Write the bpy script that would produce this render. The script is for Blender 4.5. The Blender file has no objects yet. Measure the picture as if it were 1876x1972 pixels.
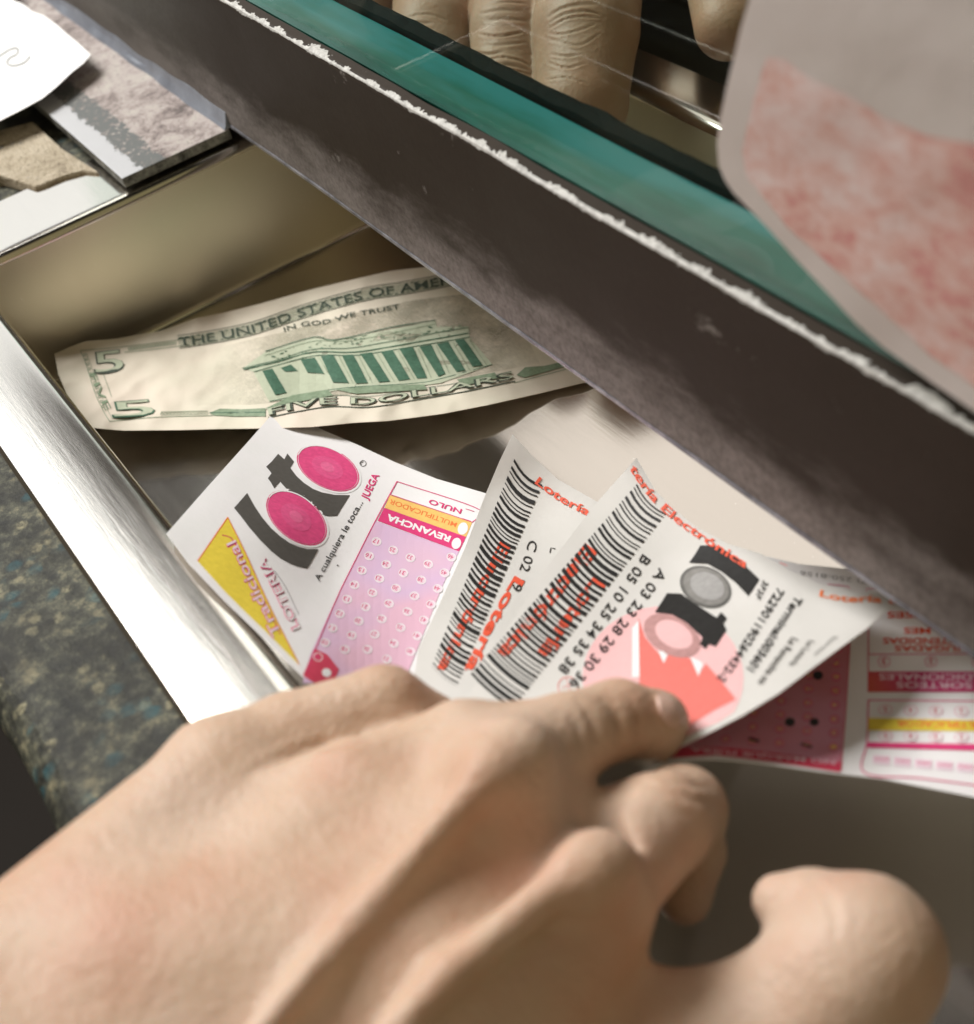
import bpy, math, random
import numpy as np
from mathutils import Vector, Matrix, Euler, noise as mnoise
from mathutils.geometry import delaunay_2d_cdt
from mathutils.bvhtree import BVHTree
random.seed(7)
sc = bpy.context.scene
col = sc.collection

# ------------------------------------------------------------------ camera
FP, CX, CY = 2829.0, 938.0, 986.0          # focal length and centre in reference units (1876 x 1972)
HC = 164.718                                # camera height over the tray rim, mm
_X = -np.array([-2188., -1946., FP]); _X /= np.linalg.norm(_X)
_Z = -np.array([827., 3182., FP]); _Z /= np.linalg.norm(_Z)
_Z -= _Z.dot(_X) * _X; _Z /= np.linalg.norm(_Z)
_Y = np.cross(_Z, _X)
R = np.array([_X, _Y, _Z])                  # world = R @ cam   (cam: x right, y down, z forward)
CAM = np.array([0., 0., HC])
def ray(u, v): return R @ np.array([(u - CX) / FP, (v - CY) / FP, 1.])
def PH(u, v, h):                            # point (mm) on the horizontal plane z=h
    r = ray(u, v); return CAM + r * ((h - HC) / r[2])
def PY(u, v, y):
    r = ray(u, v); return CAM + r * (y / r[1])
def PT(u, v, t): return CAM + ray(u, v) * t
def TH(u, v, h): return (h - HC) / ray(u, v)[2]
MM = 0.001
cd = bpy.data.cameras.new('camera'); cam = bpy.data.objects.new('camera', cd); col.objects.link(cam)
M = Matrix(((R[0][0], -R[0][1], -R[0][2]), (R[1][0], -R[1][1], -R[1][2]), (R[2][0], -R[2][1], -R[2][2])))
cam.matrix_world = Matrix.Translation(Vector((0, 0, HC * MM))) @ M.to_4x4()
cd.sensor_fit = 'HORIZONTAL'; cd.sensor_width = 36.0; cd.lens = FP / 1876 * 36.0
cd.clip_start = 0.005; cd.clip_end = 50
cd.dof.use_dof = True; cd.dof.focus_distance = 0.306; cd.dof.aperture_fstop = 20.0
sc.camera = cam

# ------------------------------------------------------------------ world and lamps
w = bpy.data.worlds.new('World'); sc.world = w; w.use_nodes = True
nt = w.node_tree; nt.nodes.clear()
out = nt.nodes.new('ShaderNodeOutputWorld'); bg = nt.nodes.new('ShaderNodeBackground')
tc = nt.nodes.new('ShaderNodeTexCoord'); sep = nt.nodes.new('ShaderNodeSeparateXYZ')
mr = nt.nodes.new('ShaderNodeMapRange'); mr.inputs['From Min'].default_value = -0.25; mr.inputs['From Max'].default_value = 0.85
cr = nt.nodes.new('ShaderNodeValToRGB')
cr.color_ramp.elements[0].color = (0.035, 0.028, 0.02, 1); cr.color_ramp.elements[1].color = (0.03, 0.025, 0.02, 1)
e = cr.color_ramp.elements.new(0.35); e.color = (0.20, 0.17, 0.13, 1)
e = cr.color_ramp.elements.new(0.72); e.color = (0.10, 0.09, 0.08, 1)
nt.links.new(tc.outputs['Generated'], sep.inputs[0]); nt.links.new(sep.outputs['Z'], mr.inputs['Value'])
nt.links.new(mr.outputs[0], cr.inputs[0])
# the room on the customer's right is a warm, lit wall
mr2 = nt.nodes.new('ShaderNodeMapRange'); mr2.inputs['From Min'].default_value = 0.25; mr2.inputs['From Max'].default_value = 0.6
wm = nt.nodes.new('ShaderNodeMix'); wm.data_type = 'RGBA'; wm.inputs[7].default_value = (0.50, 0.41, 0.23, 1)
nt.links.new(sep.outputs['X'], mr2.inputs['Value']); nt.links.new(mr2.outputs[0], wm.inputs[0]); nt.links.new(cr.outputs[0], wm.inputs[6])
nt.links.new(wm.outputs[2], bg.inputs['Color']); nt.links.new(bg.outputs[0], out.inputs[0])
bg.inputs['Strength'].default_value = 0.68
def area(name, loc, target, size, power, color):
    l = bpy.data.lights.new(name, 'AREA'); l.shape = 'RECTANGLE'; l.size, l.size_y = size; l.energy = power; l.color = color
    o = bpy.data.objects.new(name, l); col.objects.link(o); o.location = loc
    d = Vector(target) - Vector(loc); o.rotation_euler = d.to_track_quat('-Z', 'Y').to_euler(); return o
area('window_lamp', (-0.722, 0.525, 0.565), (-0.722, 0.525, 0), (0.444, 0.75), 1.35, (1.0, 0.93, 0.87))
area('far_lamp', (-0.95, -0.09, 0.565), (-0.95, -0.09, 0), (0.60, 0.34), 1.9, (0.95, 0.98, 1.0))
area('back_rim_light', (-1.60, 0.26, 0.565), (-1.60, 0.26, 0), (0.68, 0.60), 1.9, (0.95, 0.98, 1.0))  # added panel that whitens the tray's back rim
area('overhead_key', (-0.90, -0.18, 0.95), (-0.2, 0.06, 0), (0.55, 0.55), 22.5, (1.0, 0.98, 0.95))  # added key light overhead, kept out of the tray floor's mirror direction
area('front_lamp', (0.1, -0.5, 0.9), (-0.2, 0.05, 0), (0.6, 0.4), 1.3, (1.0, 0.92, 0.80))
sc.view_settings.view_transform = 'Standard'; sc.view_settings.look = 'None'
sc.view_settings.exposure = -0.22; sc.view_settings.gamma = 1.0
sc.cycles.use_denoising = True
sc.cycles.max_bounces = 10; sc.cycles.transparent_max_bounces = 12
sc.cycles.sample_clamp_indirect = 6.0

# ------------------------------------------------------------------ materials
class NT:
    def __init__(s, name):
        s.m = bpy.data.materials.new(name); s.m.use_nodes = True; s.t = s.m.node_tree
        s.b = s.t.nodes['Principled BSDF']; s.o = s.t.nodes['Material Output']
        s.tc = s.n('ShaderNodeTexCoord')
    def n(s, k, **kw):
        x = s.t.nodes.new(k)
        for a, v in kw.items(): setattr(x, a, v)
        return x
    def l(s, a, b): s.t.links.new(a, b)
    def noise(s, scale, detail=4, rough=0.6, stretch=None, dist=0.0, src='Object'):
        x = s.n('ShaderNodeTexNoise'); x.inputs['Scale'].default_value = scale
        x.inputs['Detail'].default_value = detail; x.inputs['Roughness'].default_value = rough
        x.inputs['Distortion'].default_value = dist
        if stretch:
            mp = s.n('ShaderNodeMapping'); mp.inputs['Scale'].default_value = stretch
            s.l(s.tc.outputs[src], mp.inputs[0]); s.l(mp.outputs[0], x.inputs['Vector'])
        else: s.l(s.tc.outputs[src], x.inputs['Vector'])
        return x.outputs['Fac']
    def ramp(s, fac, stops, const=False):
        x = s.n('ShaderNodeValToRGB'); r = x.color_ramp
        if const: r.interpolation = 'CONSTANT'
        while len(r.elements) > 1: r.elements.remove(r.elements[0])
        for i, (p, c) in enumerate(stops):
            if isinstance(c, (int, float)): c = (c, c, c)
            el = r.elements[0] if i == 0 else r.elements.new(p)
            el.position = p; el.color = (*c, 1)
        s.l(fac, x.inputs[0]); return x.outputs[0]
    def mix(s, f, a, b, mode='MIX'):
        x = s.n('ShaderNodeMix', data_type='RGBA', blend_type=mode)
        for sock, v in ((x.inputs[0], f), (x.inputs[6], a), (x.inputs[7], b)):
            if hasattr(v, 'links'): s.l(v, sock)
            elif isinstance(v, (int, float)): sock.default_value = v
            else: sock.default_value = (*v, 1)
        return x.outputs[2]
    def math(s, op, a, b=0.0, c=None):
        x = s.n('ShaderNodeMath', operation=op)
        for i, v in enumerate((a, b) if c is None else (a, b, c)):
            if hasattr(v, 'links'): s.l(v, x.inputs[i])
            else: x.inputs[i].default_value = v
        return x.outputs[0]
    def xyz(s, src='Object'):
        x = s.n('ShaderNodeSeparateXYZ'); s.l(s.tc.outputs[src], x.inputs[0]); return x.outputs
    def sm(s, v, a, b):                     # smoothstep
        x = s.n('ShaderNodeMapRange', interpolation_type='SMOOTHSTEP'); s.l(v, x.inputs[0])
        x.inputs[1].default_value = a; x.inputs[2].default_value = b; return x.outputs[0]
    def bump(s, h, strength, dist):
        x = s.n('ShaderNodeBump'); x.inputs['Strength'].default_value = strength; x.inputs['Distance'].default_value = dist
        s.l(h, x.inputs['Height']); s.l(x.outputs[0], s.b.inputs['Normal'])
    def set(s, **kw):
        for k, v in kw.items():
            k = k.replace('_', ' ')
            sock = s.b.inputs[k]
            if hasattr(v, 'links'): s.l(v, sock)
            elif isinstance(v, tuple) and len(v) == 3 and sock.type == 'RGBA': sock.default_value = (*v, 1)
            else: sock.default_value = v
        return s.m

def ink(name, c, rough=0.55, vary=0.15):
    n = NT(name); f = n.noise(900, 3, 0.6)
    c2 = tuple(min(1, x * (1 + vary) + 0.02) for x in c)
    return n.set(Base_Color=n.mix(f, tuple(x * (1 - vary) for x in c), c2), Roughness=rough, Specular_IOR_Level=0.25)
def paper_mat(name, c, c2, scale=60, transl=0.0):
    n = NT(name); f = n.noise(scale, 5, 0.6); g = n.noise(700, 3, 0.6)
    n.bump(g, 0.25, 0.0002)
    m = n.set(Base_Color=n.mix(n.ramp(f, [(0.35, 0.0), (0.7, 1.0)]), c, c2), Roughness=0.62, Specular_IOR_Level=0.3)
    if transl:
        tr = n.n('ShaderNodeBsdfTranslucent'); tr.inputs[0].default_value = (*c, 1)
        mx = n.n('ShaderNodeMixShader'); mx.inputs[0].default_value = transl
        n.l(n.b.outputs[0], mx.inputs[1]); n.l(tr.outputs[0], mx.inputs[2]); n.l(mx.outputs[0], n.o.inputs[0])
    return m

I = {}
I['black'] = ink('black_ink', (0.012, 0.011, 0.010))
I['gray'] = ink('grey_ink', (0.085, 0.078, 0.07))
I['softgray'] = ink('pale_grey_ink', (0.33, 0.32, 0.32))
I['red'] = ink('red_ink', (0.78, 0.10, 0.045))
I['orange'] = ink('orange_ink', (0.85, 0.20, 0.05))
I['magenta'] = ink('magenta_ink', (0.70, 0.045, 0.19))
I['ball'] = ink('ball_magenta', (0.72, 0.07, 0.22), vary=0.25)
I['ball2'] = ink('ball_pink', (0.74, 0.095, 0.255), vary=.25)
I['ball3'] = ink('ball_highlight', (0.77, 0.14, 0.30), vary=.25)
I['crimson'] = ink('crimson_ink', (0.62, 0.045, 0.10))
I['yellow'] = ink('yellow_ink', (0.80, 0.62, 0.06))
I['amber'] = ink('amber_ink', (0.90, 0.55, 0.16))
I['salmon'] = ink('salmon_ink', (0.80, 0.19, 0.16), vary=0.05)
I['pink'] = ink('light_pink_ink', (0.84, 0.50, 0.50), vary=0.04)
I['white'] = ink('white_print', (0.86, 0.84, 0.84), vary=0.02)
I['lpink'] = ink('pale_pink_print', (0.84, 0.66, 0.74), vary=0.04)
n = NT('lavender_field'); p = n.noise(28, 2, 0.5)
I['lav'] = n.set(Base_Color=n.ramp(p, [(0.40, (0.76, 0.50, 0.62)), (0.52, (0.70, 0.49, 0.68)), (0.62, (0.78, 0.48, 0.60))]), Roughness=0.6)
I['g1'] = ink('grey_ball_dark', (0.13, 0.125, 0.115), vary=0.4)
I['g2'] = ink('grey_ball_mid', (0.24, 0.23, 0.215), vary=0.35)
I['g3'] = ink('grey_ball_light', (0.36, 0.35, 0.34), vary=0.25)
I['g4'] = ink('grey_ball_pale', (0.49, 0.48, 0.47), vary=0.12)
I['p1'] = ink('rose_ball_dark', (0.30, 0.17, 0.15), vary=0.4)
I['p2'] = ink('rose_ball_mid', (0.50, 0.27, 0.26), vary=0.3)
I['p3'] = ink('rose_ball_pale', (0.68, 0.40, 0.40), vary=0.15)
I['dgreen'] = ink('banknote_dark_green', (0.055, 0.075, 0.055), vary=0.3)
I['green'] = ink('banknote_green', (0.055, 0.135, 0.085), vary=0.5)
I['lgreen'] = ink('banknote_pale_green', (0.46, 0.50, 0.37), vary=0.1)
I['mgreen'] = ink('banknote_mid_green', (0.22, 0.29, 0.19), vary=0.5)
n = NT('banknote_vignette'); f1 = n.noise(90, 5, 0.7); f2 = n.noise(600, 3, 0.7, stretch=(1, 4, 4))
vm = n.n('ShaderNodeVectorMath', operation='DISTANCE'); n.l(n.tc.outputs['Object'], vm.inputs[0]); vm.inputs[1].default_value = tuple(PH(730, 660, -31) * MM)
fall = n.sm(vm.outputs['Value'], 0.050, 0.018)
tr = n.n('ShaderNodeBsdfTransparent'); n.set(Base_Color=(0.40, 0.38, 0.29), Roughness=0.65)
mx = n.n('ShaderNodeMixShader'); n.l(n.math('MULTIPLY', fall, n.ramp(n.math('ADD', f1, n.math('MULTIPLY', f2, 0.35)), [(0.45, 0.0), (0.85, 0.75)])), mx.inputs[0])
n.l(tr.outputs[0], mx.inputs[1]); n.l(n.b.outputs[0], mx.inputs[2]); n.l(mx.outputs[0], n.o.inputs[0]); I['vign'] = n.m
I['dpink'] = None
n = NT('dark_pink_field'); f1 = n.noise(38, 3, 0.5)
I['dpink'] = n.set(Base_Color=n.ramp(f1, [(0.4, (0.60, 0.20, 0.24)), (0.6, (0.68, 0.30, 0.42))]), Roughness=0.6)
n = NT('magenta_orange_band'); f1 = n.noise(40, 2, 0.5)
I['band'] = n.set(Base_Color=n.ramp(f1, [(0.42, (0.62, 0.10, 0.06)), (0.55, (0.55, 0.04, 0.16))]), Roughness=0.6)
I['pen'] = ink('dark_pen_ink', (0.12, 0.12, 0.14))
n = NT('blotched_red_print'); f1 = n.noise(210, 4, 0.8, stretch=(1, 1, 1.8)); f2 = n.noise(42, 3, 0.6)
I['blotch'] = n.set(Base_Color=n.ramp(n.math('ADD', n.math('MULTIPLY', f1, 0.6), n.math('MULTIPLY', f2, 0.4)),
        [(0.40, (0.60, 0.27, 0.25)), (0.46, (0.66, 0.41, 0.36)), (0.52, (0.70, 0.50, 0.47)), (0.60, (0.73, 0.60, 0.58))]), Roughness=0.6)

I['rosy'] = ink('faded_rose_ink', (0.66, 0.40, 0.37)); I['rosy2'] = ink('faded_orange_ink', (0.66, 0.38, 0.27)); I['rose2'] = ink('faded_red_ink', (0.60, 0.26, 0.25))
P_white = paper_mat('white_paper', (0.86, 0.85, 0.84), (0.90, 0.89, 0.88))
P_slip = paper_mat('play_slip_paper', (0.88, 0.85, 0.86), (0.84, 0.83, 0.82))
P_tick = paper_mat('thermal_paper', (0.73, 0.71, 0.67), (0.78, 0.755, 0.72), transl=0.12)
P_bill = paper_mat('banknote_paper', (0.66, 0.62, 0.50), (0.74, 0.64, 0.54), scale=35)
P_card = paper_mat('notice_paper', (0.74, 0.68, 0.65), (0.78, 0.71, 0.69), transl=0.25)

def metal(name, c, rough, rr, stretch, dirt=0.15):
    n = NT(name)
    a = n.noise(60, 6, 0.7, stretch=stretch); b = n.noise(9, 4, 0.6); s1 = n.noise(1400, 2, 0.5)
    n.bump(a, 0.035, 0.0003)
    spk = n.ramp(s1, [(0.74, 0.0), (0.78, 1.0)])
    base = n.mix(n.math('MULTIPLY', b, dirt * 2), c, tuple(x * 0.72 for x in c))
    base = n.mix(n.math('MULTIPLY', spk, 0.5), base, (0.9, 0.9, 0.9))
    return n.set(Base_Color=base, Metallic=1.0, Roughness=n.math('MULTIPLY_ADD', a, rr, rough))
MET_tray = metal('brushed_steel', (0.72, 0.68, 0.62), 0.10, 0.06, (1, 14, 14))
MET_wall = metal('satin_steel', (0.66, 0.60, 0.47), 0.33, 0.10, (14, 14, 1.0))
MET_rim = metal('rim_steel', (0.70, 0.70, 0.70), 0.50, 0.10, (1, 10, 10))
MET_clerk = metal('clerk_steel', (0.45, 0.47, 0.45), 0.25, 0.2, (8, 1, 8))

# terrazzo counter
n = NT('speckled_counter')
vor = n.n('ShaderNodeTexVoronoi'); vor.inputs['Scale'].default_value = 330; n.l(n.tc.outputs['Object'], vor.inputs['Vector']); vor.inputs['Randomness'].default_value = 1.0
f1 = n.noise(230, 5, 0.75); f2 = n.noise(60, 5, 0.7); f3 = n.noise(420, 3, 0.6)
base = n.ramp(f1, [(0.36, (0.020, 0.020, 0.017)), (0.48, (0.050, 0.050, 0.038)), (0.56, (0.10, 0.10, 0.072)), (0.66, (0.24, 0.215, 0.135))])
sepc = n.n('ShaderNodeSeparateColor'); n.l(vor.outputs['Color'], sepc.inputs[0])
chip = n.math('MULTIPLY', n.ramp(sepc.outputs[0], [(0.80, 0.0), (0.82, 1.0)], True), n.ramp(vor.outputs['Distance'], [(0.30, 1.0), (0.5, 0.0)]))
base = n.mix(n.math('MULTIPLY', chip, n.ramp(f1, [(0.42, 0.0), (0.56, 0.75)])), base, (0.40, 0.36, 0.22))
blu = n.math('MULTIPLY', n.ramp(sepc.outputs[1], [(0.82, 0.0), (0.84, 0.8)], True), n.ramp(vor.outputs['Distance'], [(0.35, 1.0), (0.6, 0.2)]))
base = n.mix(n.math('MULTIPLY', blu, n.ramp(f2, [(0.40, 0.3), (0.6, 0.95)])), base, (0.025, 0.085, 0.10))
base = n.mix(n.math('MULTIPLY', n.ramp(f3, [(0.56, 0.0), (0.62, 1.0)]), 0.5), base, (0.03, 0.03, 0.028))
base = n.mix(n.ramp(f2, [(0.38, 0.75), (0.56, 0.0)]), base, (0.022, 0.020, 0.015))
n.bump(f1, 0.5, 0.0008)
MAT_counter = n.set(Base_Color=base, Roughness=0.6, Specular_IOR_Level=0.2)

n = NT('old_stone'); f1 = n.noise(110, 6, 0.75, dist=0.5); f2 = n.noise(500, 3, 0.7, stretch=(1, 2, 1)); f3 = n.noise(60, 4, 0.6)
b = n.ramp(f1, [(0.3, (0.16, 0.12, 0.08)), (0.45, (0.42, 0.35, 0.25)), (0.7, (0.60, 0.52, 0.40))])
b = n.mix(n.ramp(f2, [(0.60, 0.0), (0.70, 0.7)]), b, (0.15, 0.12, 0.09))
b = n.mix(n.ramp(f3, [(0.66, 0.0), (0.70, 0.8)]), b, (0.07, 0.16, 0.36))
n.bump(n.math('ADD', f2, f1), 0.9, 0.0015); MAT_stone = n.set(Base_Color=b, Roughness=0.85)

# worn plate: bare aluminium strip, grey paint strip, dirty pinkish area
n = NT('worn_aluminium'); o3 = n.xyz(); f1 = n.noise(300, 6, 0.8, dist=0.6); f2 = n.noise(130, 7, 0.85, dist=.5); f3 = n.noise(900, 3, 0.7)
yy = n.math('ADD', o3[1], n.math('MULTIPLY', n.math('SUBTRACT', f1, 0.5), 0.0080))   # object y, metres
isal = n.ramp(n.sm(yy, 0.0, 1.0), [(0.0, 0.0)])
al = n.math('LESS_THAN', yy, 0.0815)
gr = n.math('MULTIPLY', n.math('GREATER_THAN', yy, 0.0815), n.math('LESS_THAN', yy, 0.0882))
gr = n.math('MULTIPLY', gr, n.math('LESS_THAN', n.noise(420, 5, 0.8), 0.575))
f4 = n.noise(32, 3, 0.6); dirty = n.ramp(n.math('ADD', n.math('MULTIPLY', f2, 0.72), n.math('MULTIPLY', f4, 0.28)), [(0.40, (0.06, 0.045, 0.04)), (0.46, (0.22, 0.175, 0.16)), (0.54, (0.40, 0.345, 0.32)), (0.66, (0.46, 0.44, 0.38))])
dirty = n.mix(n.ramp(f3, [(0.58, 0.0), (0.66, 0.7)]), dirty, (0.13, 0.11, 0.10))
b = n.mix(gr, dirty, (0.115, 0.12, 0.115)); b = n.mix(al, b, (0.44, 0.44, 0.45))
n.bump(n.math('ADD', f1, n.math('MULTIPLY', gr, 0.6)), 0.35, 0.0004)
MAT_plate = n.set(Base_Color=b, Roughness=n.math('MULTIPLY_ADD', gr, 0.1, 0.6), Metallic=n.math('MULTIPLY', al, 0.25))
n = NT('cut_aluminium_edge'); f1 = n.noise(300, 5, 0.8)
MAT_plate_edge = n.set(Base_Color=n.ramp(f1, [(0.35, (0.05, 0.05, 0.045)), (0.65, (0.30, 0.30, 0.27))]), Roughness=0.5, Metallic=0.5)

# painted window frame: dark brown paint, rubbed grey low down, chipped bright top edge
n = NT('chipped_brown_paint'); o3 = n.xyz(); f1 = n.noise(130, 5, 0.7, dist=0.5); f2 = n.noise(38, 5, 0.7, stretch=(1, 2, 2)); f3 = n.noise(700, 3, 0.7)
f4 = n.noise(48, 4, 0.65, stretch=(1, 1, 3)); f5 = n.noise(16, 3, 0.6)
zz = o3[2]
b = n.mix(f3, (0.030, 0.022, 0.016), (0.042, 0.031, 0.023))
rub = n.math('MULTIPLY', n.sm(n.math('ADD', zz, n.math('MULTIPLY', n.math('SUBTRACT', f4, 0.5), 0.026)), 0.024, 0.008), 0.75)
rub = n.math('MULTIPLY', rub, n.ramp(f3, [(0.3, 0.55), (0.6, 1.0)]))
b = n.mix(rub, b, n.mix(f2, (0.17, 0.15, 0.14), (0.40, 0.36, 0.34)))
lft = n.math('MULTIPLY', n.sm(n.math('ADD', o3[0], n.math('MULTIPLY', f5, 0.12)), -0.27, -0.36), 0.8)
b = n.mix(n.math('MULTIPLY', lft, n.ramp(f3, [(0.3, 0.4), (0.7, 1.0)])), b, n.mix(f2, (0.075, 0.07, 0.06), (0.13, 0.12, 0.10)))
scr = n.math('MULTIPLY', n.ramp(f2, [(0.62, 0.0), (0.66, 0.6)]), n.ramp(f1, [(0.55, 0.0), (0.6, 1.0)]))
b = n.mix(scr, b, (0.26, 0.24, 0.22))
chip_n = n.noise(230, 6, 0.85, stretch=(.5, 1, 1)); big = n.noise(26, 3, 0.6)
lump = n.noise(150, 4, 0.7, stretch=(1, 1, 1))
ez = n.math('GREATER_THAN', n.math('ADD', zz, n.math('MULTIPLY', n.math('SUBTRACT', chip_n, 0.58), 0.0040)), 0.04405)
ey = n.math('LESS_THAN', n.math('ADD', o3[1], n.math('MULTIPLY', n.math('SUBTRACT', lump, 0.5), 0.0085)), n.math('MULTIPLY_ADD', big, 0.0010, 0.10745))
core = n.math('MULTIPLY', n.math('GREATER_THAN', n.math('ADD', zz, n.math('MULTIPLY', n.math('SUBTRACT', chip_n, 0.5), 0.0012)), 0.04425), n.math('LESS_THAN', n.math('ADD', o3[1], n.math('MULTIPLY', n.math('SUBTRACT', big, 0.5), 0.0010)), 0.1076))
edge = n.math('MAXIMUM', n.math('MULTIPLY', ez, ey), core)
b = n.mix(edge, b, n.ramp(f3, [(0.3, (0.36, 0.35, 0.33)), (0.6, (0.62, 0.61, 0.58))]))
n.bump(n.math('ADD', n.math('MULTIPLY', f3, 0.5), n.math('MULTIPLY', edge, -0.6)), 0.25, 0.0003)
MAT_bar = n.set(Base_Color=b, Roughness=n.math('MULTIPLY_ADD', f2, 0.2, 0.5), Specular_IOR_Level=0.15)
n = NT('blue_grey_fillet'); f1 = n.noise(90, 4, 0.7); MAT_fillet = n.set(Base_Color=n.ramp(f1, [(0.3, (0.13, 0.14, 0.165)), (0.7, (0.24, 0.26, 0.30))]), Roughness=0.4)  # blue-grey colour of the fillet strip at the frame's foot
n = NT('highlit_steel_lip'); f1 = n.noise(160, 4, 0.7); MAT_lip = n.set(Base_Color=n.ramp(f1, [(0.35, (0.16, 0.16, 0.18)), (0.65, (0.42, 0.42, 0.46))]), Roughness=0.35, Metallic=0.6)  # pale colour puts the lower edge's highlight line on the lip

# glass
n = NT('window_glass')
tr = n.n('ShaderNodeBsdfTransparent'); tr.inputs[0].default_value = (0.93, 0.965, 0.94, 1)
gl = n.n('ShaderNodeBsdfGlossy'); gl.inputs['Roughness'].default_value = 0.012
lw = n.n('ShaderNodeLayerWeight'); fr = n.math('MULTIPLY_ADD', n.math('POWER', lw.outputs['Facing'], 5.0), 0.16, 0.02)
mx = n.n('ShaderNodeMixShader'); n.l(fr, mx.inputs[0]); n.l(tr.outputs[0], mx.inputs[1]); n.l(gl.outputs[0], mx.inputs[2]); n.l(mx.outputs[0], n.o.inputs[0])
MAT_glass = n.m
n = NT('teal_glass_edge'); o3 = n.xyz(); f1 = n.noise(45, 4, 0.6, stretch=(0.4, 3, 1)); f2 = n.noise(14, 3, 0.5)
gy = n.sm(o3[1], 0.109, 0.121); b = n.ramp(n.math('ADD', n.math('ADD', n.math('MULTIPLY', f1, 0.5), n.math('MULTIPLY', f2, 0.25)), n.math('MULTIPLY', gy, 0.22)), [(0.36, (0.004, 0.050, 0.034)), (0.48, (0.009, 0.105, 0.078)), (0.60, (0.022, 0.165, 0.165))])
MAT_teal = n.set(Base_Color=b, Roughness=0.18)
n = NT('black_rubber'); f1 = n.noise(200, 4, 0.7); n.bump(f1, 0.5, 0.0004); MAT_rub = n.set(Base_Color=(0.006, 0.007, 0.006), Roughness=0.9, Specular_IOR_Level=0.1)

# skin
def skin(name, c1, c2, c3, wr=0.36):
    n = NT(name); f1 = n.noise(28, 4, 0.6); f2 = n.noise(900, 3, 0.6); f3 = n.noise(170, 4, 0.7)
    b = n.ramp(f1, [(0.35, c1), (0.5, c2), (0.66, c3)])
    b = n.mix(n.math('MULTIPLY', f3, 0.25), b, tuple(x * 0.8 for x in c1))
    f5 = n.noise(75, 5, 0.65, stretch=(1, 1, 1)); n.bump(n.math('ADD', n.math('ADD', f2, n.math('MULTIPLY', f3, 2.0)), n.math('MULTIPLY', f5, 3.0)), wr, 0.0006)
    f6 = n.noise(45, 3, 0.6); b = n.mix(n.ramp(f6, [(0.48, 0.0), (0.72, 0.42)]), b, (c1[0] * .95, c1[1] * .68, c1[2] * .62))
    return n.set(Base_Color=b, Roughness=0.5, Subsurface_Weight=0.25, Subsurface_Radius=(1.0, 0.35, 0.2), Subsurface_Scale=0.003, Specular_IOR_Level=0.35)
SK1 = skin('customer_skin', (0.58, 0.36, 0.25), (0.61, 0.43, 0.31), (0.65, 0.48, 0.37))
SK2 = skin('clerk_skin', (0.34, 0.195, 0.12), (0.35, 0.23, 0.15), (0.37, 0.26, 0.185), 0.22)
SK2C = ink('skin_fold', (0.17, 0.11, 0.07))
n = NT('fingernail'); NAIL = n.set(Base_Color=(0.66, 0.44, 0.36), Roughness=0.25, Subsurface_Weight=0.1, Subsurface_Scale=0.001)
n = NT('dark_floor'); MAT_dark = n.set(Base_Color=n.mix(n.noise(3), (0.018, 0.014, 0.011), (0.028, 0.021, 0.016)), Roughness=0.8)
n = NT('grey_laminate'); f1 = n.noise(30, 4, 0.6); MAT_clk = n.set(Base_Color=n.mix(f1, (0.05, 0.045, 0.036), (0.10, 0.10, 0.085)), Roughness=0.5)
n = NT('dark_cloth'); f1 = n.noise(400, 3, 0.7); MAT_cloth = n.set(Base_Color=n.mix(f1, (0.03, 0.023, 0.016), (0.055, 0.043, 0.03)), Roughness=0.9)

# ------------------------------------------------------------------ mesh helpers
def mesh_obj(name, V, F, mats, midx=None, parent=None, smooth=False, world=True):
    me = bpy.data.meshes.new(name)
    me.from_pydata([tuple(np.asarray(v) * MM) for v in V], [], [tuple(int(i) for i in f) for f in F])
    for m in (mats if isinstance(mats, (list, tuple)) else [mats]): me.materials.append(m)
    if midx is not None:
        me.polygons.foreach_set('material_index', midx)
    if smooth: me.polygons.foreach_set('use_smooth', [True] * len(me.polygons))
    me.update()
    o = bpy.data.objects.new(name, me); col.objects.link(o)
    if parent: o.parent = parent
    return o
def tag(o, label, cat, group=None):
    o['label'] = label; o['category'] = cat
    if group: o['group'] = group
    return o
def struct(o): o['kind'] = 'structure'; return o
def empty(name, loc=(0, 0, 0)):
    o = bpy.data.objects.new(name, None); col.objects.link(o); o.empty_display_size = 0.01; return o
def box(x0, x1, y0, y1, z0, z1):
    V = [(x, y, z) for z in (z0, z1) for y in (y0, y1) for x in (x0, x1)]
    F = [(0, 2, 3, 1), (4, 5, 7, 6), (0, 1, 5, 4), (2, 6, 7, 3), (0, 4, 6, 2), (1, 3, 7, 5)]
    return V, F
def bevel(o, wmm, seg=2):
    m = o.modifiers.new('Bevel', 'BEVEL'); m.width = wmm * MM; m.segments = seg; m.limit_method = 'ANGLE'
    return o
def join(parts):
    V, F, I_ = [], [], []
    for (v, f, mi) in parts:
        b = len(V); V += [tuple(x) for x in v]; F += [tuple(i + b for i in q) for q in f]; I_ += [mi] * len(f)
    return V, F, I_
def extrude_x(prof, x0, x1, nx, wob=None):
    """closed profile of (y, z) swept along x; wob(x,i)->(dy,dz)"""
    V, F = [], []; m = len(prof)
    for k in range(nx + 1):
        x = x0 + (x1 - x0) * k / nx
        for i, (y, z) in enumerate(prof):
            dy, dz = wob(x, i) if wob else (0, 0)
            V.append((x, y + dy, z + dz))
    for k in range(nx):
        for i in range(m):
            j = (i + 1) % m; F.append((k * m + i, k * m + j, (k + 1) * m + j, (k + 1) * m + i))
    F.append(tuple(range(m))[::-1]); F.append(tuple(nx * m + i for i in range(m)))
    return V, F

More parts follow.
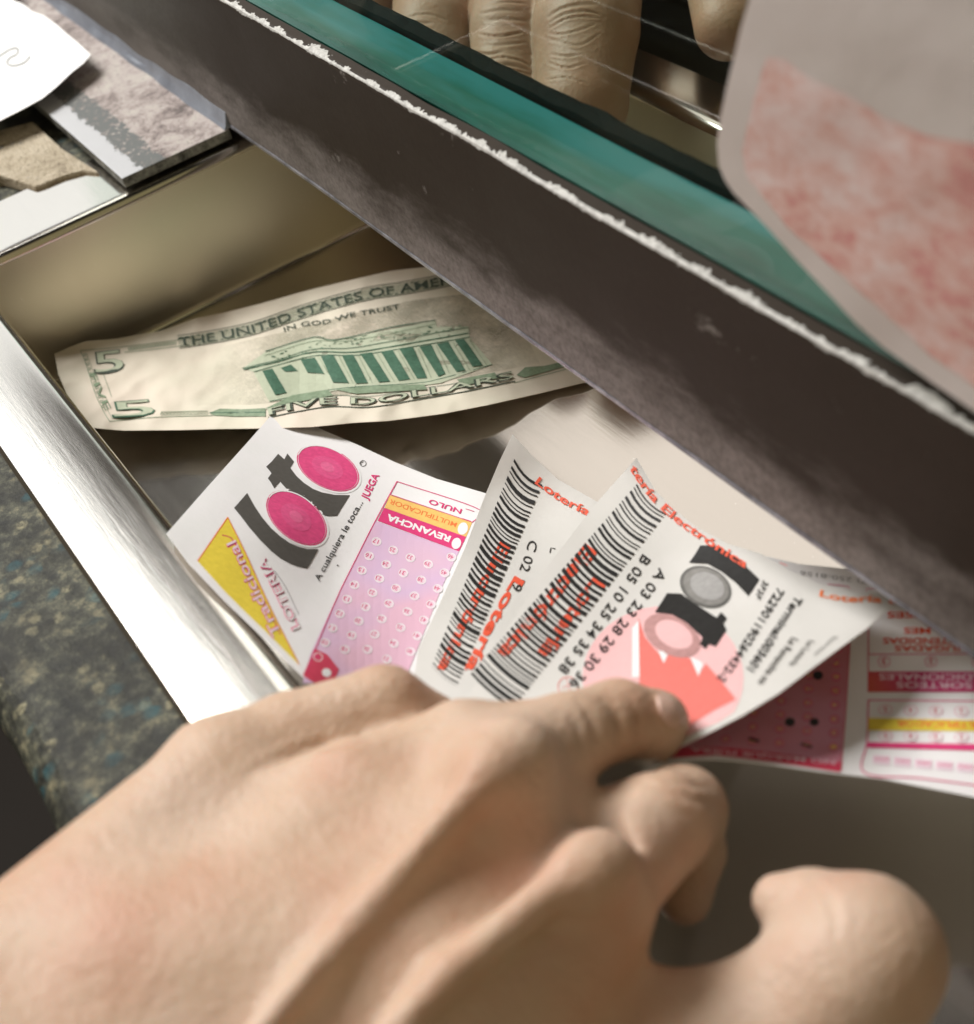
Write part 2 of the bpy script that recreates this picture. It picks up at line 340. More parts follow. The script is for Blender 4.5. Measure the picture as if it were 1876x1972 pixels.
# ------------------------------------------------------------------ setting: counter, floor
r_, ys = 7.0, -10.0
prof = [(31.0, -1.7), (ys + r_, -1.7)] + [(ys + r_ - r_ * math.sin(a), -1.7 - r_ + r_ * math.cos(a)) for a in np.linspace(0.15, math.pi / 2, 8)] + [(ys, -38), (31.0, -38)]
def wobc(x, i):
    q = mnoise.noise(Vector((x * 0.02, 3.1, 0.5))) * 2.5; return (q if 1 <= i <= 10 else 0, 0)
V1, F1 = extrude_x(prof, -620, 160, 60, wobc)
V2, F2 = box(-620, -341.5, 31.001, 230, -38, -1.7)
V3, F3 = box(70.5, 160, 31.001, 230, -38, -1.7)
V, F, mi = join([(V1, F1, 0), (V2, F2, 0), (V3, F3, 0)])
struct(mesh_obj('counter', V, F, MAT_counter))
V, F = box(-2000, 1500, -1500, 1500, -905, -900); struct(mesh_obj('floor', V, F, MAT_dark))
V, F = box(-620, 160, 230.5, 620, -38, -3.0); struct(mesh_obj('clerk_counter', V, F, MAT_clk))

# ------------------------------------------------------------------ deal tray
X0, X1, Y0, Y1 = -340., 70., 32., 187.      # inner rectangle at rim height
OX0, OX1, OY0, OY1 = -368., 98., 15.6, 201.
DEP = -37.0
def side_profile(rimw):                     # (inset from inner edge, z); negative = on the rim
    p = [(-rimw, -1.5), (-rimw, -0.3), (-rimw + 0.3, 0.0), (-rimw * .5, 0.05), (-3.2, 0.15)]
    rl = 1.5
    for a in np.linspace(0, math.pi / 2, 6): p.append((-1.5 + rl * math.sin(a), 0.15 - rl + rl * math.cos(a)))
    p += [(0.3, -12.), (0.6, -24.)]
    rb = 3.0
    for a in np.linspace(0, math.pi / 2, 6): p.append((0.7 + rb - rb * math.cos(a), DEP + rb - rb * math.sin(a)))
    p += [(6.0, DEP), (12.0, DEP)]
    return p
V, F, mi = [], [], []
def add_strip(ptsA, ptsB, n):
    b = len(V)
    for k in range(n + 1):
        t = k / n
        for a, c in zip(ptsA, ptsB): V.append(tuple(np.array(a) * (1 - t) + np.array(c) * t))
    m = len(ptsA)
    for k in range(n):
        for i in range(m - 1): F.append((b + k * m + i, b + (k + 1) * m + i, b + (k + 1) * m + i + 1, b + k * m + i + 1))
def corner(cx_, cy_, sx, sy, rwx, rwy):     # profile points at a mitred corner
    px, py = side_profile(rwx), side_profile(rwy)
    return [(cx_ + sx * a[0], cy_ + sy * b_[0], a[1]) for a, b_ in zip(px, py)]
c00 = corner(X0, Y0, 1, 1, X0 - OX0, Y0 - OY0); c10 = corner(X1, Y0, -1, 1, OX1 - X1, Y0 - OY0)
c11 = corner(X1, Y1, -1, -1, OX1 - X1, OY1 - Y1); c01 = corner(X0, Y1, 1, -1, X0 - OX0, OY1 - Y1)
add_strip(c00, c10, 20); add_strip(c10, c11, 10); add_strip(c11, c01, 20); add_strip(c01, c00, 10)
b_ = len(V); d_ = 12.0
V += [(X0 + d_, Y0 + d_, DEP), (X1 - d_, Y0 + d_, DEP), (X1 - d_, Y1 - d_, DEP), (X0 + d_, Y1 - d_, DEP)]
F.append((b_, b_ + 1, b_ + 2, b_ + 3))
tray = mesh_obj('deal_tray', V, F, [MET_tray, MET_wall, MET_rim], smooth=True)
import bmesh
bm = bmesh.new(); bm.from_mesh(tray.data); bmesh.ops.remove_doubles(bm, verts=bm.verts, dist=0.00002)
bmesh.ops.recalc_face_normals(bm, faces=bm.faces)
if max(bm.faces, key=lambda f: f.calc_area()).normal.z < 0: bmesh.ops.reverse_faces(bm, faces=bm.faces)
for f_w in bm.faces:
    if abs(f_w.normal.z) < 0.55 and f_w.calc_center_median().z < -0.004: f_w.material_index = 1
    if f_w.normal.z > 0.9 and f_w.calc_center_median().z > -0.001: f_w.material_index = 2
for e_ in bm.edges: e_.smooth = len(e_.link_faces) == 2 and e_.calc_face_angle(0) < math.radians(28)
bm.to_mesh(tray.data); bm.free()
sol = tray.modifiers.new('Solidify', 'SOLIDIFY'); sol.thickness = 0.9 * MM; sol.offset = -1
tag(tray, 'recessed brushed stainless steel deal tray sunk in the counter under the window', 'tray')

# ------------------------------------------------------------------ worn plate, broken stone
V, F = box(-520, -341.5, 76, 106.6, 2.2, 5.0)
pl = mesh_obj('metal_plate', V, F, [MAT_plate, MAT_plate_edge], [1, 0, 1, 1, 1, 1]); bevel(pl, 0.35, 2)
tag(pl, 'worn aluminium plate with flaking grey paint lying against the window frame', 'plate')
op = [(-60, 262), (0, 250), (63, 233), (120, 285), (190, 330), (160, 327), (120, 338), (82, 354), (66, 359), (40, 349), (0, 337), (-60, 340)]
V = [PH(u, v, 1.9) for u, v in op] + [PH(u, v, 1.9) * np.array([1, 1, 0]) + np.array([0, 0, -1.69]) for u, v in op]
k = len(op); F = [tuple(range(k))[::-1], tuple(range(k, 2 * k))] + [(i, (i + 1) % k, k + (i + 1) % k, k + i) for i in range(k)]
st = mesh_obj('stone_slab', V, F, MAT_stone); bevel(st, 0.5, 2)
tag(st, 'broken beige stone slab with blue flecks beside the aluminium plate', 'stone slab')

# ------------------------------------------------------------------ service window
win = empty('service_window')
tag(win, 'thick glass service window standing in a chipped dark brown steel frame', 'window')
def wobb(x, i):
    q = mnoise.noise(Vector((x * 0.012, 9.1, 0.5))); s_ = mnoise.noise(Vector((x * 0.05, 2.1, i * 0.1))) * .25
    return (s_, (q * 0.9 if i in (0, 1, 2, 12, 13) else s_))
prof = [(108.2, 4.6), (107.3, 5.2), (107.0, 6.2), (107.0, 14), (107.0, 24), (107.0, 34), (107.0, 43.6), (107.25, 44.6), (107.9, 45.0), (110.0, 45.1), (110.0, 12), (131, 12), (131, 5.1), (112, 4.6)]
V, F = extrude_x(prof, -560, 200, 150, wobb)
fb = mesh_obj('frame', V, F, MAT_bar, parent=win)
V, F = extrude_x([(107.6, 4.2), (107.1, 4.5), (106.75, 5.1), (106.8, 5.8), (107.2, 5.8), (108.5, 4.6)], -341, 200, 120, lambda x, i: (0, mnoise.noise(Vector((x * 0.012, 9.1, 0.5))) * 0.9))
mesh_obj('frame_lip', V, F, MAT_lip, parent=win)
fillet = [(107.2, 5.02), (105.2, 5.05), (105.8, 6.0), (106.4, 7.3), (106.9, 9.0), (107.2, 9.0)]  # fillet strip where the frame's foot meets the plate
V, F = extrude_x(fillet, -540, -341.8, 60, lambda x, i: ((mnoise.noise(Vector((x * .07, i * .1, 1))) * .6 if i in (1, 2) else 0), (mnoise.noise(Vector((x * .05, 1.5, 4))) * 1.5 if i in (3, 4, 5) else 0)))
mesh_obj('frame_fillet', V, F, MAT_fillet, parent=win)
V, F = extrude_x([(110.2, 44.9), (121.3, 44.9), (121.3, 46.2), (116, 46.0), (110.2, 45.4)], -560, 200, 60, lambda x, i: (mnoise.noise(Vector((x * .03, i * .2, 7))) * .2, mnoise.noise(Vector((x * .04, i * .2, 3))) * .15))
mesh_obj('glass_edge', V, F, MAT_teal, parent=win)
V, F = box(-560, 200, 110.6, 121.6, 46.6, 420); mesh_obj('glass_pane', V, F, MAT_glass, parent=win)
V, F = extrude_x([(121.9, 45), (125.2, 45), (125.4, 47.2), (123.8, 47.9), (121.9, 47.4)], -560, 200, 200, lambda x, i: (0, mnoise.noise(Vector((x * .5, i * 5, 3))) * .5 + mnoise.noise(Vector((x * .11, i, 3))) * .6))
mesh_obj('gasket', V, F, MAT_rub, parent=win)
V, F = box(-560, 200, 112.2, 125.6, 12.2, 44.7); mesh_obj('rear_bar', V, F, MAT_rub, parent=win)

# ------------------------------------------------------------------ print helpers (reference pixels -> sheet)
_tc = {}
def glyphs(s, bold=0.0):
    key = (s, bold)
    if key in _tc: return _tc[key]
    cu = bpy.data.curves.new('t', 'FONT'); cu.body = s; cu.size = 1.0; cu.resolution_u = 3; cu.offset = bold; cu.fill_mode = 'FRONT'
    o = bpy.data.objects.new('t', cu); col.objects.link(o)
    dg = bpy.context.evaluated_depsgraph_get(); dg.update()
    me = bpy.data.meshes.new_from_object(o.evaluated_get(dg))
    V = [(v.co.x, v.co.y) for v in me.vertices]; F = [tuple(p.vertices) for p in me.polygons]
    bpy.data.objects.remove(o); bpy.data.curves.remove(cu); bpy.data.meshes.remove(me)
    V = np.array(V) if V else np.zeros((0, 2))
    if len(V): V[:, 0] -= V[:, 0].min()
    _tc[key] = (V, F, V[:, 0].max() if len(V) else 0.5); return _tc[key]
CAP = 0.72
def path_fn(pts):
    pts = np.array(pts, float)
    if len(pts) > 2:                        # Catmull-Rom resample
        P_ = np.vstack([2 * pts[0] - pts[1], pts, 2 * pts[-1] - pts[-2]]); o = []
        for i in range(len(pts) - 1):
            p0, p1, p2, p3 = P_[i:i + 4]
            for t in np.linspace(0, 1, 9)[:-1]:
                o.append(.5 * (2 * p1 + (p2 - p0) * t + (2 * p0 - 5 * p1 + 4 * p2 - p3) * t * t + (3 * p1 - p0 - 3 * p2 + p3) * t ** 3))
        o.append(pts[-1]); pts = np.array(o)
    seg = np.linalg.norm(np.diff(pts, axis=0), axis=1); L = np.concatenate([[0], np.cumsum(seg)]); T = L[-1]
    def f(s):
        x = np.clip(s, 0, 1) * T
        return np.stack([np.interp(x, L, pts[:, 0]), np.interp(x, L, pts[:, 1])], -1) + (np.maximum(s - 1, 0) + np.minimum(s, 0))[..., None] * (pts[-1] - pts[-2]) / seg[-1] * T
    def d(s):
        a = f(np.clip(s - .02, 0, .98)); b = f(np.clip(s + .02, .02, 1)); v = b - a
        return v / np.linalg.norm(v, axis=-1, keepdims=True)
    return f, d

def tps(ctrl):
    c = np.array(ctrl, float); X = c[:, :2] / 1000.; y = c[:, 2]; n_ = len(X)
    def U(r2): return 0.5 * r2 * np.log(r2 + 1e-9)
    D = ((X[:, None] - X[None]) ** 2).sum(-1)
    A = np.zeros((n_ + 3, n_ + 3)); A[:n_, :n_] = U(D) + np.eye(n_) * 1e-4; A[:n_, n_] = 1; A[:n_, n_ + 1:] = X; A[n_, :n_] = 1; A[n_ + 1:, :n_] = X.T
    wv = np.linalg.solve(A, np.concatenate([y, [0, 0, 0]]))
    def f(p):
        p = np.asarray(p, float) / 1000.
        d = ((p[:, None] - X[None]) ** 2).sum(-1)
        return U(d) @ wv[:n_] + wv[n_] + p @ wv[n_ + 1:]
    return f

def tri_region(poly, step):
    poly = np.array(poly, float); b = []
    for i in range(len(poly)):
        a, c = poly[i], poly[(i + 1) % len(poly)]; k = max(1, int(np.linalg.norm(c - a) / step))
        for j in range(k): b.append(a + (c - a) * j / k)
    nb = len(b); b = np.array(b)
    lo, hi = b.min(0), b.max(0)
    gx, gy = np.meshgrid(np.arange(lo[0] + step * .5, hi[0], step), np.arange(lo[1] + step * .5, hi[1], step))
    g = np.stack([gx.ravel(), gy.ravel()], -1)
    if len(g):
        ins = inside(g, b); g = g[ins]
        if len(g):
            dm = np.sqrt(((g[:, None] - b[None]) ** 2).sum(-1)).min(1); g = g[dm > step * .45]
    pts = np.vstack([b, g]) if len(g) else b
    vs = [Vector(p) for p in pts]
    r = delaunay_2d_cdt(vs, [(i, (i + 1) % nb) for i in range(nb)], [list(range(nb))], 1, 1e-6)
    return np.array([tuple(v) for v in r[0]]), [tuple(f) for f in r[2]]
def inside(p, poly):
    x, y = p[:, 0], p[:, 1]; r = np.zeros(len(p), bool); n_ = len(poly); j = n_ - 1
    for i in range(n_):
        xi, yi = poly[i]; xj, yj = poly[j]
        c = ((yi > y) != (yj > y)) & (x < (xj - xi) * (y - yi) / (yj - yi + 1e-12) + xi); r ^= c; j = i
    return r

class Sheet:
    """thin sheet: outline in reference pixels laid on a smooth height field (mm over the tray rim)"""
    def __init__(s, outline, heights, mat, th=0.12, step=13, wr=0.0, wsc=0.01, plane=None, fine=None, lift=0.0):
        s.lift = lift; s.ls = 0.03 if not lift else 0.035
        s.hf = tps(heights); s.wr = wr; s.wsc = wsc; s.plane = plane; s.out = np.array(outline, float); s.fine = fine
        s.mats = [mat]; s.parts = []
        P_, F_ = tri_region(outline, step)
        A = s.surf(P_); N = s.nrm(P_); B = A - N * th
        k = len(P_); V = list(A) + list(B) + list(A) + list(B)
        F = []
        cnt = {}
        for f in F_:
            a, b, c = f[:3]
            cr_ = (P_[b][0] - P_[a][0]) * (P_[c][1] - P_[a][1]) - (P_[b][1] - P_[a][1]) * (P_[c][0] - P_[a][0])
            f = f if cr_ < 0 else tuple(reversed(f))
            F.append(f); F.append(tuple(i + k for i in reversed(f)))
            for i in range(len(f)): cnt[(f[i], f[(i + 1) % len(f)])] = 1
        for (a, b) in list(cnt):
            if (b, a) not in cnt: F.append((b + 2 * k, a + 2 * k, a + 3 * k, b + 3 * k))
        s.parts.append((V, F, 0)); s.n_sheet = len(F)
    def h(s, p):
        p = np.asarray(p, float); r = s.hf(p)
        if s.wr: r = r + np.array([mnoise.noise(Vector((x * s.wsc, y * s.wsc, 1.3))) + .15 * mnoise.noise(Vector((x * s.wsc * 3, y * s.wsc * 3, 5.3))) for x, y in p]) * s.wr
        if s.fine: r = r + s.fine(p)
        return r
    def surf(s, p):
        hh = s.h(p)
        rr = np.stack([(p[:, 0] - CX) / FP, (p[:, 1] - CY) / FP, np.ones(len(p))], -1) @ R.T
        if s.plane: return CAM + rr * ((s.plane + hh) / rr[:, 1])[:, None]
        return CAM + rr * ((hh - HC) / rr[:, 2])[:, None]
    def nrm(s, p):
        p = np.asarray(p, float); e_ = 2.0
        a = s.surf(p + [e_, 0]) - s.surf(p - [e_, 0]); b = s.surf(p + [0, e_]) - s.surf(p - [0, e_])
        n_ = np.cross(b, a); n_ /= np.linalg.norm(n_, axis=1, keepdims=True) + 1e-12
        c = s.surf(p); sg = np.sign(((CAM - c) * n_).sum(1)); return n_ * sg[:, None]
    def mi(s, m):
        m = I[m]
        if m not in s.mats: s.mats.append(m)
        return s.mats.index(m)
    def put(s, P_, F_, m, layer=1, clip=False):
        if len(P_) == 0: return
        P_ = np.asarray(P_, float)
        if clip:
            ins = inside(P_, s.out); F_ = [f for f in F_ if all(ins[i] for i in f)]
        s.parts.append((list(s.surf(P_) + s.nrm(P_) * (0.05 + s.lift + s.ls * layer)), F_, s.mi(m)))
    def poly(s, pts, m, layer=1, step=16):
        P_, F_ = tri_region(pts, step); s.put(P_, F_, m, layer)
    def ell(s, c, a, b, rot, m, layer=1, hole=None, n_=28):
        t = np.linspace(0, 2 * math.pi, n_, endpoint=False); cr_, sr = math.cos(math.radians(rot)), math.sin(math.radians(rot))
        def pts(k): return [(c[0] + a * k * math.cos(x) * cr_ - b * k * math.sin(x) * sr, c[1] + a * k * math.cos(x) * sr + b * k * math.sin(x) * cr_) for x in t]
        if hole is None:
            P_ = [c] + pts(1.0) + pts(.5)
            F_ = [(1 + i, 1 + (i + 1) % n_, 1 + n_ + (i + 1) % n_, 1 + n_ + i) for i in range(n_)] + [(0, 1 + n_ + i, 1 + n_ + (i + 1) % n_) for i in range(n_)]
        else:
            P_ = pts(1.0) + pts(hole); F_ = [(i, (i + 1) % n_, n_ + (i + 1) % n_, n_ + i) for i in range(n_)]
        s.put(P_, F_, m, layer)
    def line(s, pts, wd, m, layer=1, n_=None):
        f, d = path_fn(pts); L = sum(math.dist(pts[i], pts[i + 1]) for i in range(len(pts) - 1)); n_ = n_ or max(2, int(L / 9))
        t = np.linspace(0, 1, n_ + 1); c = f(t); dd = d(t); nn = np.stack([-dd[:, 1], dd[:, 0]], -1) * wd / 2
        P_ = np.vstack([c + nn, c - nn]); s.put(P_, [(i, i + 1, n_ + 2 + i, n_ + 1 + i) for i in range(n_)], m, layer)
    def text(s, txt, pts, cap, m, layer=2, bold=0.0, up=None, clip=False, cap2=None):
        V, F, W_ = glyphs(txt, bold)
        if not len(V): return
        f, d = path_fn(pts); t = V[:, 0] / W_; base = f(t); dd = d(t)
        uv = np.stack([dd[:, 1], -dd[:, 0]], -1) if up is None else np.tile(np.array(up, float) / np.linalg.norm(up), (len(V), 1))
        cp = cap if cap2 is None else cap + (cap2 - cap) * t
        s.put(base + uv * (V[:, 1] / CAP * cp)[:, None], F, m, layer, clip)
    def quad(s, q, m, layer=1, n_=4):     # q: TL TR BR BL, subdivided
        q = np.array(q, float); P_, F_ = [], []
        for j in range(n_ + 1):
            for i in range(n_ + 1):
                a, b = i / n_, j / n_; P_.append((q[0] * (1 - a) + q[1] * a) * (1 - b) + (q[3] * (1 - a) + q[2] * a) * b)
        for j in range(n_):
            for i in range(n_): F_.append((j * (n_ + 1) + i, j * (n_ + 1) + i + 1, (j + 1) * (n_ + 1) + i + 1, (j + 1) * (n_ + 1) + i))
        s.put(P_, F_, m, layer)
    def barcode(s, A, B, C_, D_, seed, m='black', bow=6):   # A->B top bar, D->C bottom bar (A,D left ends)
        A, B, C_, D_ = [np.array(x, float) for x in (A, B, C_, D_)]; rg = random.Random(seed)
        L = np.linalg.norm(D_ - A); x = 0.0; P_, F_ = [], []; unit = 1.0
        while x < L:
            wd = rg.choice([2.4, 2.6, 3.2, 5.4, 6.0, 8.6]) * unit; gp = rg.choice([4.4, 4.8, 6.0, 8.4]) * unit
            x1 = min(L, x + wd); a, b = x / L, x1 / L
            k = 5; base = len(P_)
            for j in range(k + 1):
                t = j / k
                for q in (a, b):
                    p0 = A + (D_ - A) * q; p1 = B + (C_ - B) * q
                    dn = (D_ - A) / L
                    P_.append(p0 + (p1 - p0) * t + dn * bow * 4 * t * (1 - t) * (1 - q * .5))
            for j in range(k): F_.append((base + 2 * j, base + 2 * j + 1, base + 2 * j + 3, base + 2 * j + 2))
            x = x1 + gp
        s.put(P_, F_, m, 5)
    def build(s, name):
        V, F, mi = join(s.parts); o = mesh_obj(name, V, F, s.mats, mi)
        sm_ = [i < s.n_sheet for i in range(len(F))]
        o.data.polygons.foreach_set('use_smooth', sm_)
        o.data.update(); return o
def Z(scale, ox, oy):
    return lambda *pts: [(x * scale + ox, y * scale + oy) for x, y in pts]

# ------------------------------------------------------------------ plain white paper, top left
s = Sheet([(-90, -90), (10, -60), (25, 0), (45, 8), (62, 22), (85, 30), (110, 48), (130, 66), (150, 82), (175, 105), (160, 122), (137, 140), (110, 166), (82, 189), (40, 212), (0, 232), (-90, 262)],
          [(-90, -90, 13), (-90, 262, 9), (175, 105, 10.5), (25, 0, 11), (60, 120, 10), (0, 232, 8.5)], P_white, wr=0.5, wsc=0.012)
sq = Z(.2733, 0, 0)((-20, 405), (20, 382), (60, 355), (105, 340), (130, 352), (118, 385), (72, 408), (50, 440), (72, 462), (120, 462), (170, 443), (200, 415), (212, 396))
s.line(sq, 2.6, 'black', 1, 40)
tag(s.build('paper_sheet'), 'blank white paper sheet with a small pen squiggle lying over the plate', 'paper')

# ------------------------------------------------------------------ banknote
top = [(105, 681), (135, 668), (165, 657), (225, 652), (310, 637), (375, 613), (440, 600), (500, 585), (600, 557), (680, 538), (750, 522), (800, 516), (850, 512), (960, 488), (1080, 462)]
bot = [(1260, 700), (1130, 735), (1040, 757), (938, 780), (850, 797), (750, 810), (680, 814), (600, 822), (500, 825), (420, 826), (350, 828), (240, 829), (200, 826), (165, 822)]
s = Sheet(top + bot + [(128, 757), (112, 720)],
          [(105, 681, -25), (165, 822, -27), (400, 600, -33), (400, 826, -29), (600, 690, -31), (600, 557, -34), (600, 822, -28), (850, 512, -35), (850, 797, -30), (850, 650, -34), (1000, 765, -33), (1100, 600, -35.5), (1130, 735, -34.5), (1260, 700, -35.8), (1080, 462, -35)],
          P_bill, wr=1.3, wsc=0.011, step=6, lift=0.05, fine=lambda p: np.array([-1.3 * math.sqrt(mnoise.noise(Vector((x * .014 + y * .006, y * .02, 8.1))) ** 2 + .004) - .14 * math.sqrt(mnoise.noise(Vector((x * .035, y * .03, 2.1))) ** 2 + .02) for x, y in p]))
q = Z(.2734, 440, 476); q2 = Z(.2343, 73, 623)
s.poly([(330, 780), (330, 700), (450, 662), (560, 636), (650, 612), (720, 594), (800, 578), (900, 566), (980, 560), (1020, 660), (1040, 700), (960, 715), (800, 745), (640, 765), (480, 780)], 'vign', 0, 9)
T = [(345, 668), (422, 656), (495, 640), (577, 612), (650, 590), (719, 573), (768, 566), (860, 549), (935, 533)]
s.text('THE UNITED STATES OF AMERICA', T, 16, 'dgreen', 4, bold=0.010)
for kk in range(9):
    f_, d_f = path_fn(T); t = np.linspace(0, 1, 26); c = f_(t); dd = d_f(t); c = c + np.stack([dd[:, 1], -dd[:, 0]], -1) * (-1 + kk * 2.3)
    s.line([tuple(x) for x in c], .7, 'mgreen', 1, 50)
f_, d_f = path_fn(T)
for off, wdt in ((-3.5, 1.1), (21, 1.1)):
    t = np.linspace(-0.0, 1, 26); c = f_(t); dd = d_f(t); c = c + np.stack([dd[:, 1], -dd[:, 0]], -1) * off
    s.line([tuple(x) for x in c], wdt, 'dgreen', 1, 50)
# slab serifs
Vg, Fg, Wg = glyphs('THE UNITED STATES OF AMERICA', 0.030)
for yv in (0.0, 16.0):
    t = np.arange(0.004, 1, 0.0185)
    for a in t:
        if random.random() < .7:
            p0, p1 = f_(np.array([a])), f_(np.array([a + .011])); dd = d_f(np.array([a])); uu = np.array([dd[0][1], -dd[0][0]])
            s.line([tuple(p0[0] + uu * yv), tuple(p1[0] + uu * yv)], 1.3, 'dgreen', 3, 1)
s.text('IN GOD WE TRUST', [(548, 640), (582, 630), (629, 625), (675, 612), (730, 603), (771, 595)], 9, 'dgreen', 4, bold=0.006)
# building
s.poly(q((260, 740), (600, 640), (720, 660), (880, 635), (1460, 520), (1470, 565), (1690, 560), (1700, 640), (900, 770), (600, 770), (180, 880), (100, 860)), 'lgreen', 1)
for ln, wd in ((((260, 740), (600, 640), (720, 660), (880, 635), (1150, 570), (1460, 520)), 1.6), (((250, 770), (600, 668), (880, 662), (1460, 548)), .9), (((100, 858), (350, 800), (600, 725), (880, 715), (1300, 640), (1690, 570)), 1.1),
               (((110, 868), (350, 812), (600, 745), (900, 745), (1300, 680), (1690, 612)), 1.8), (((180, 885), (600, 772), (900, 768), (1300, 708), (1700, 640)), 1.2)):
    s.line(q(*ln), wd, 'mgreen' if wd < 1 else 'green', 6)
for i in range(90):
    t = random.random(); y_ = random.random()
    x_ = 280 + t * 1350; yb = 725 - t * 190 + (30 if t < .2 else 0) + y_ * 55
    a = q((x_, yb), (x_ + random.uniform(8, 22), yb - 3)); s.line(a, random.uniform(.9, 1.7), random.choice(['mgreen', 'green']), 6, 1)
s.poly(q((180, 885), (600, 772), (900, 768), (1300, 708), (1700, 640), (1860, 830), (1500, 960), (1290, 990), (780, 1010), (290, 1095)), 'lgreen', 2)
gaps = [((240, 880), (310, 865), (410, 1035), (330, 1050)), ((370, 860), (440, 835), (490, 880), (400, 885)), ((510, 800), (610, 785), (680, 900), (560, 890)), ((655, 775), (740, 765), (850, 965), (740, 960)),
        ((800, 770), (880, 765), (985, 965), (900, 970)), ((930, 760), (1010, 750), (1140, 955), (1060, 960)), ((1075, 745), (1160, 735), (1280, 940), (1200, 950)), ((1205, 725), (1300, 715), (1400, 930), (1330, 935)),
        ((1345, 710), (1430, 695), (1530, 900), (1480, 920)), ((1470, 690), (1550, 675), (1670, 875), (1610, 890)), ((1600, 665), (1660, 655), (1790, 840), (1720, 850))]
for g in gaps: s.poly(q(*g), 'green', 8, 7)
for g in gaps[2:]: s.line(q((g[1][0] + 35, g[1][1] + 5), (g[2][0] + 30, g[2][1])), .8, 'mgreen', 8)
s.poly(q((250, 1150), (450, 1050), (700, 1010), (740, 1050), (560, 1085), (400, 1115)), 'mgreen', 6, 8)
s.poly(q((760, 1010), (900, 1040), (1400, 1010), (1380, 975), (1000, 985)), 'mgreen', 6, 8)
s.poly(q((1610, 940), (1876, 890), (1900, 930), (1650, 985)), 'mgreen', 6, 8)
s.line(q((290, 1090), (780, 1000), (1300, 965), (1500, 930), (1860, 830)), 1.2, 'green', 3)
FD = [(519, 802), (571, 790), (637, 780), (713, 781), (795, 768), (890, 752), (990, 731)]
s.text('FIVE DOLLARS', FD, 14, 'dgreen', 8, bold=0.034); s.text('FIVE DOLLARS', FD, 13.2, 'lgreen', 11, bold=0.0)
s.line([(517, 805), (571, 794), (637, 784), (713, 785), (795, 772), (890, 756), (992, 735)], 1.8, 'dgreen', 2)
s.line([(517, 786), (571, 773), (640, 762), (713, 764), (795, 751), (890, 737), (985, 716)], .8, 'green', 2)
s.poly([(403, 796), (424, 788), (465, 789), (512, 787), (512, 803), (450, 803), (412, 801)], 'mgreen', 2)
s.poly([(995, 724), (1012, 709), (1050, 706), (1090, 697), (1086, 708), (1050, 718), (1010, 729)], 'mgreen', 5, 8)
for a, b in (((404, 796), (512, 795)), ((1000, 720), (1088, 702))): s.line([a, b], 1.5, 'green', 3)
s.line([(155, 676), (165, 700), (183, 757), (198, 790), (211, 812)], 1.2, 'mgreen', 1)
s.line([(166, 680), (176, 706), (193, 757), (207, 790), (216, 806)], .8, 'mgreen', 1)
s.line([(198, 718), (215, 765)], 1.0, 'mgreen', 1)
for ln in (((155, 676), (250, 667), (345, 655)), ((240, 679), (300, 673), (345, 667)), ((211, 812), (300, 804), (410, 801)), ((310, 794), (400, 792)), ((990, 738), (1090, 712))): s.line(ln, 1.0, 'mgreen', 1)
for i in range(16): s.ell((250 + i * 5.8, 672.5 - i * .75), 3.4, 3.2, 0, 'mgreen', 1, hole=.6, n_=8)
for i in range(14): s.ell((312 + i * 6.6, 798 - i * .1), 3.4, 2.6, 0, 'mgreen', 1, hole=.7, n_=8)
s.text('FIVE', [(172, 722), (188, 760), (203, 792)], 13, 'mgreen', 2, bold=0.01)
for i in range(12): s.ell((163 + i * 3.2, 684 + i * 9.0), 3, 3, 0, 'mgreen', 1, hole=.6, n_=7)
s.text('5', [(182, 722), (242, 715)], 44, 'dgreen', 3, bold=0.018, up=(-7, -45)); s.text('5', [(185, 720), (240, 713.5)], 41, 'lgreen', 5, bold=0.0, up=(-7, -45))
s.text('5', [(217, 807), (302, 801)], 34, 'green', 3, bold=0.012, up=(-9, -34)); s.text('5', [(221, 805), (299, 799.5)], 31, 'lgreen', 5, bold=0.0, up=(-9, -34))
tag(s.build('banknote'), 'rumpled green and cream five dollar bill, back side up, on the tray floor', 'banknote')

# ------------------------------------------------------------------ left play slip
q = Z(.3516, 293, 806.5)
s = Sheet([(321, 1027), (400, 937), (480, 848), (534, 786), (570, 803), (620, 827), (690, 857), (761, 890), (841, 922), (936, 950), (1010, 975), (1000, 1330), (900, 1450), (700, 1420), (595, 1314), (518, 1238), (434, 1158), (363, 1084)],
          [(321, 1027, 3.5), (363, 1084, 3.5), (434, 1158, 2.5), (595, 1314, 1.0), (430, 905, -12), (534, 786, -31), (560, 1000, -15), (650, 1110, -19), (690, 857, -33), (841, 922, -34), (936, 950, -34), (850, 1150, -24), (1010, 975, -35), (1000, 1330, -14), (700, 1420, -5), (900, 1450, -8)],
          P_slip, wr=0.35, wsc=0.008)
s.poly(q((520, 408), (560, 480), (600, 540), (650, 600), (700, 645), (750, 680), (800, 702), (850, 715), (910, 715), (880, 770), (848, 822), (800, 812), (755, 795), (700, 765), (650, 725), (590, 665), (530, 595), (485, 535), (448, 490), (485, 448)), 'gray', 1)
s.poly(q((690, 193), (724, 224), (740, 192), (777, 236), (756, 270), (790, 315), (830, 352), (880, 385), (930, 405), (1000, 418), (1083, 420), (1045, 480), (1012, 533), (960, 535), (900, 515), (850, 485), (780, 425), (735, 385), (700, 345), (668, 382), (650, 350), (633, 328), (653, 300), (640, 282), (624, 264), (655, 235)), 'gray', 1)
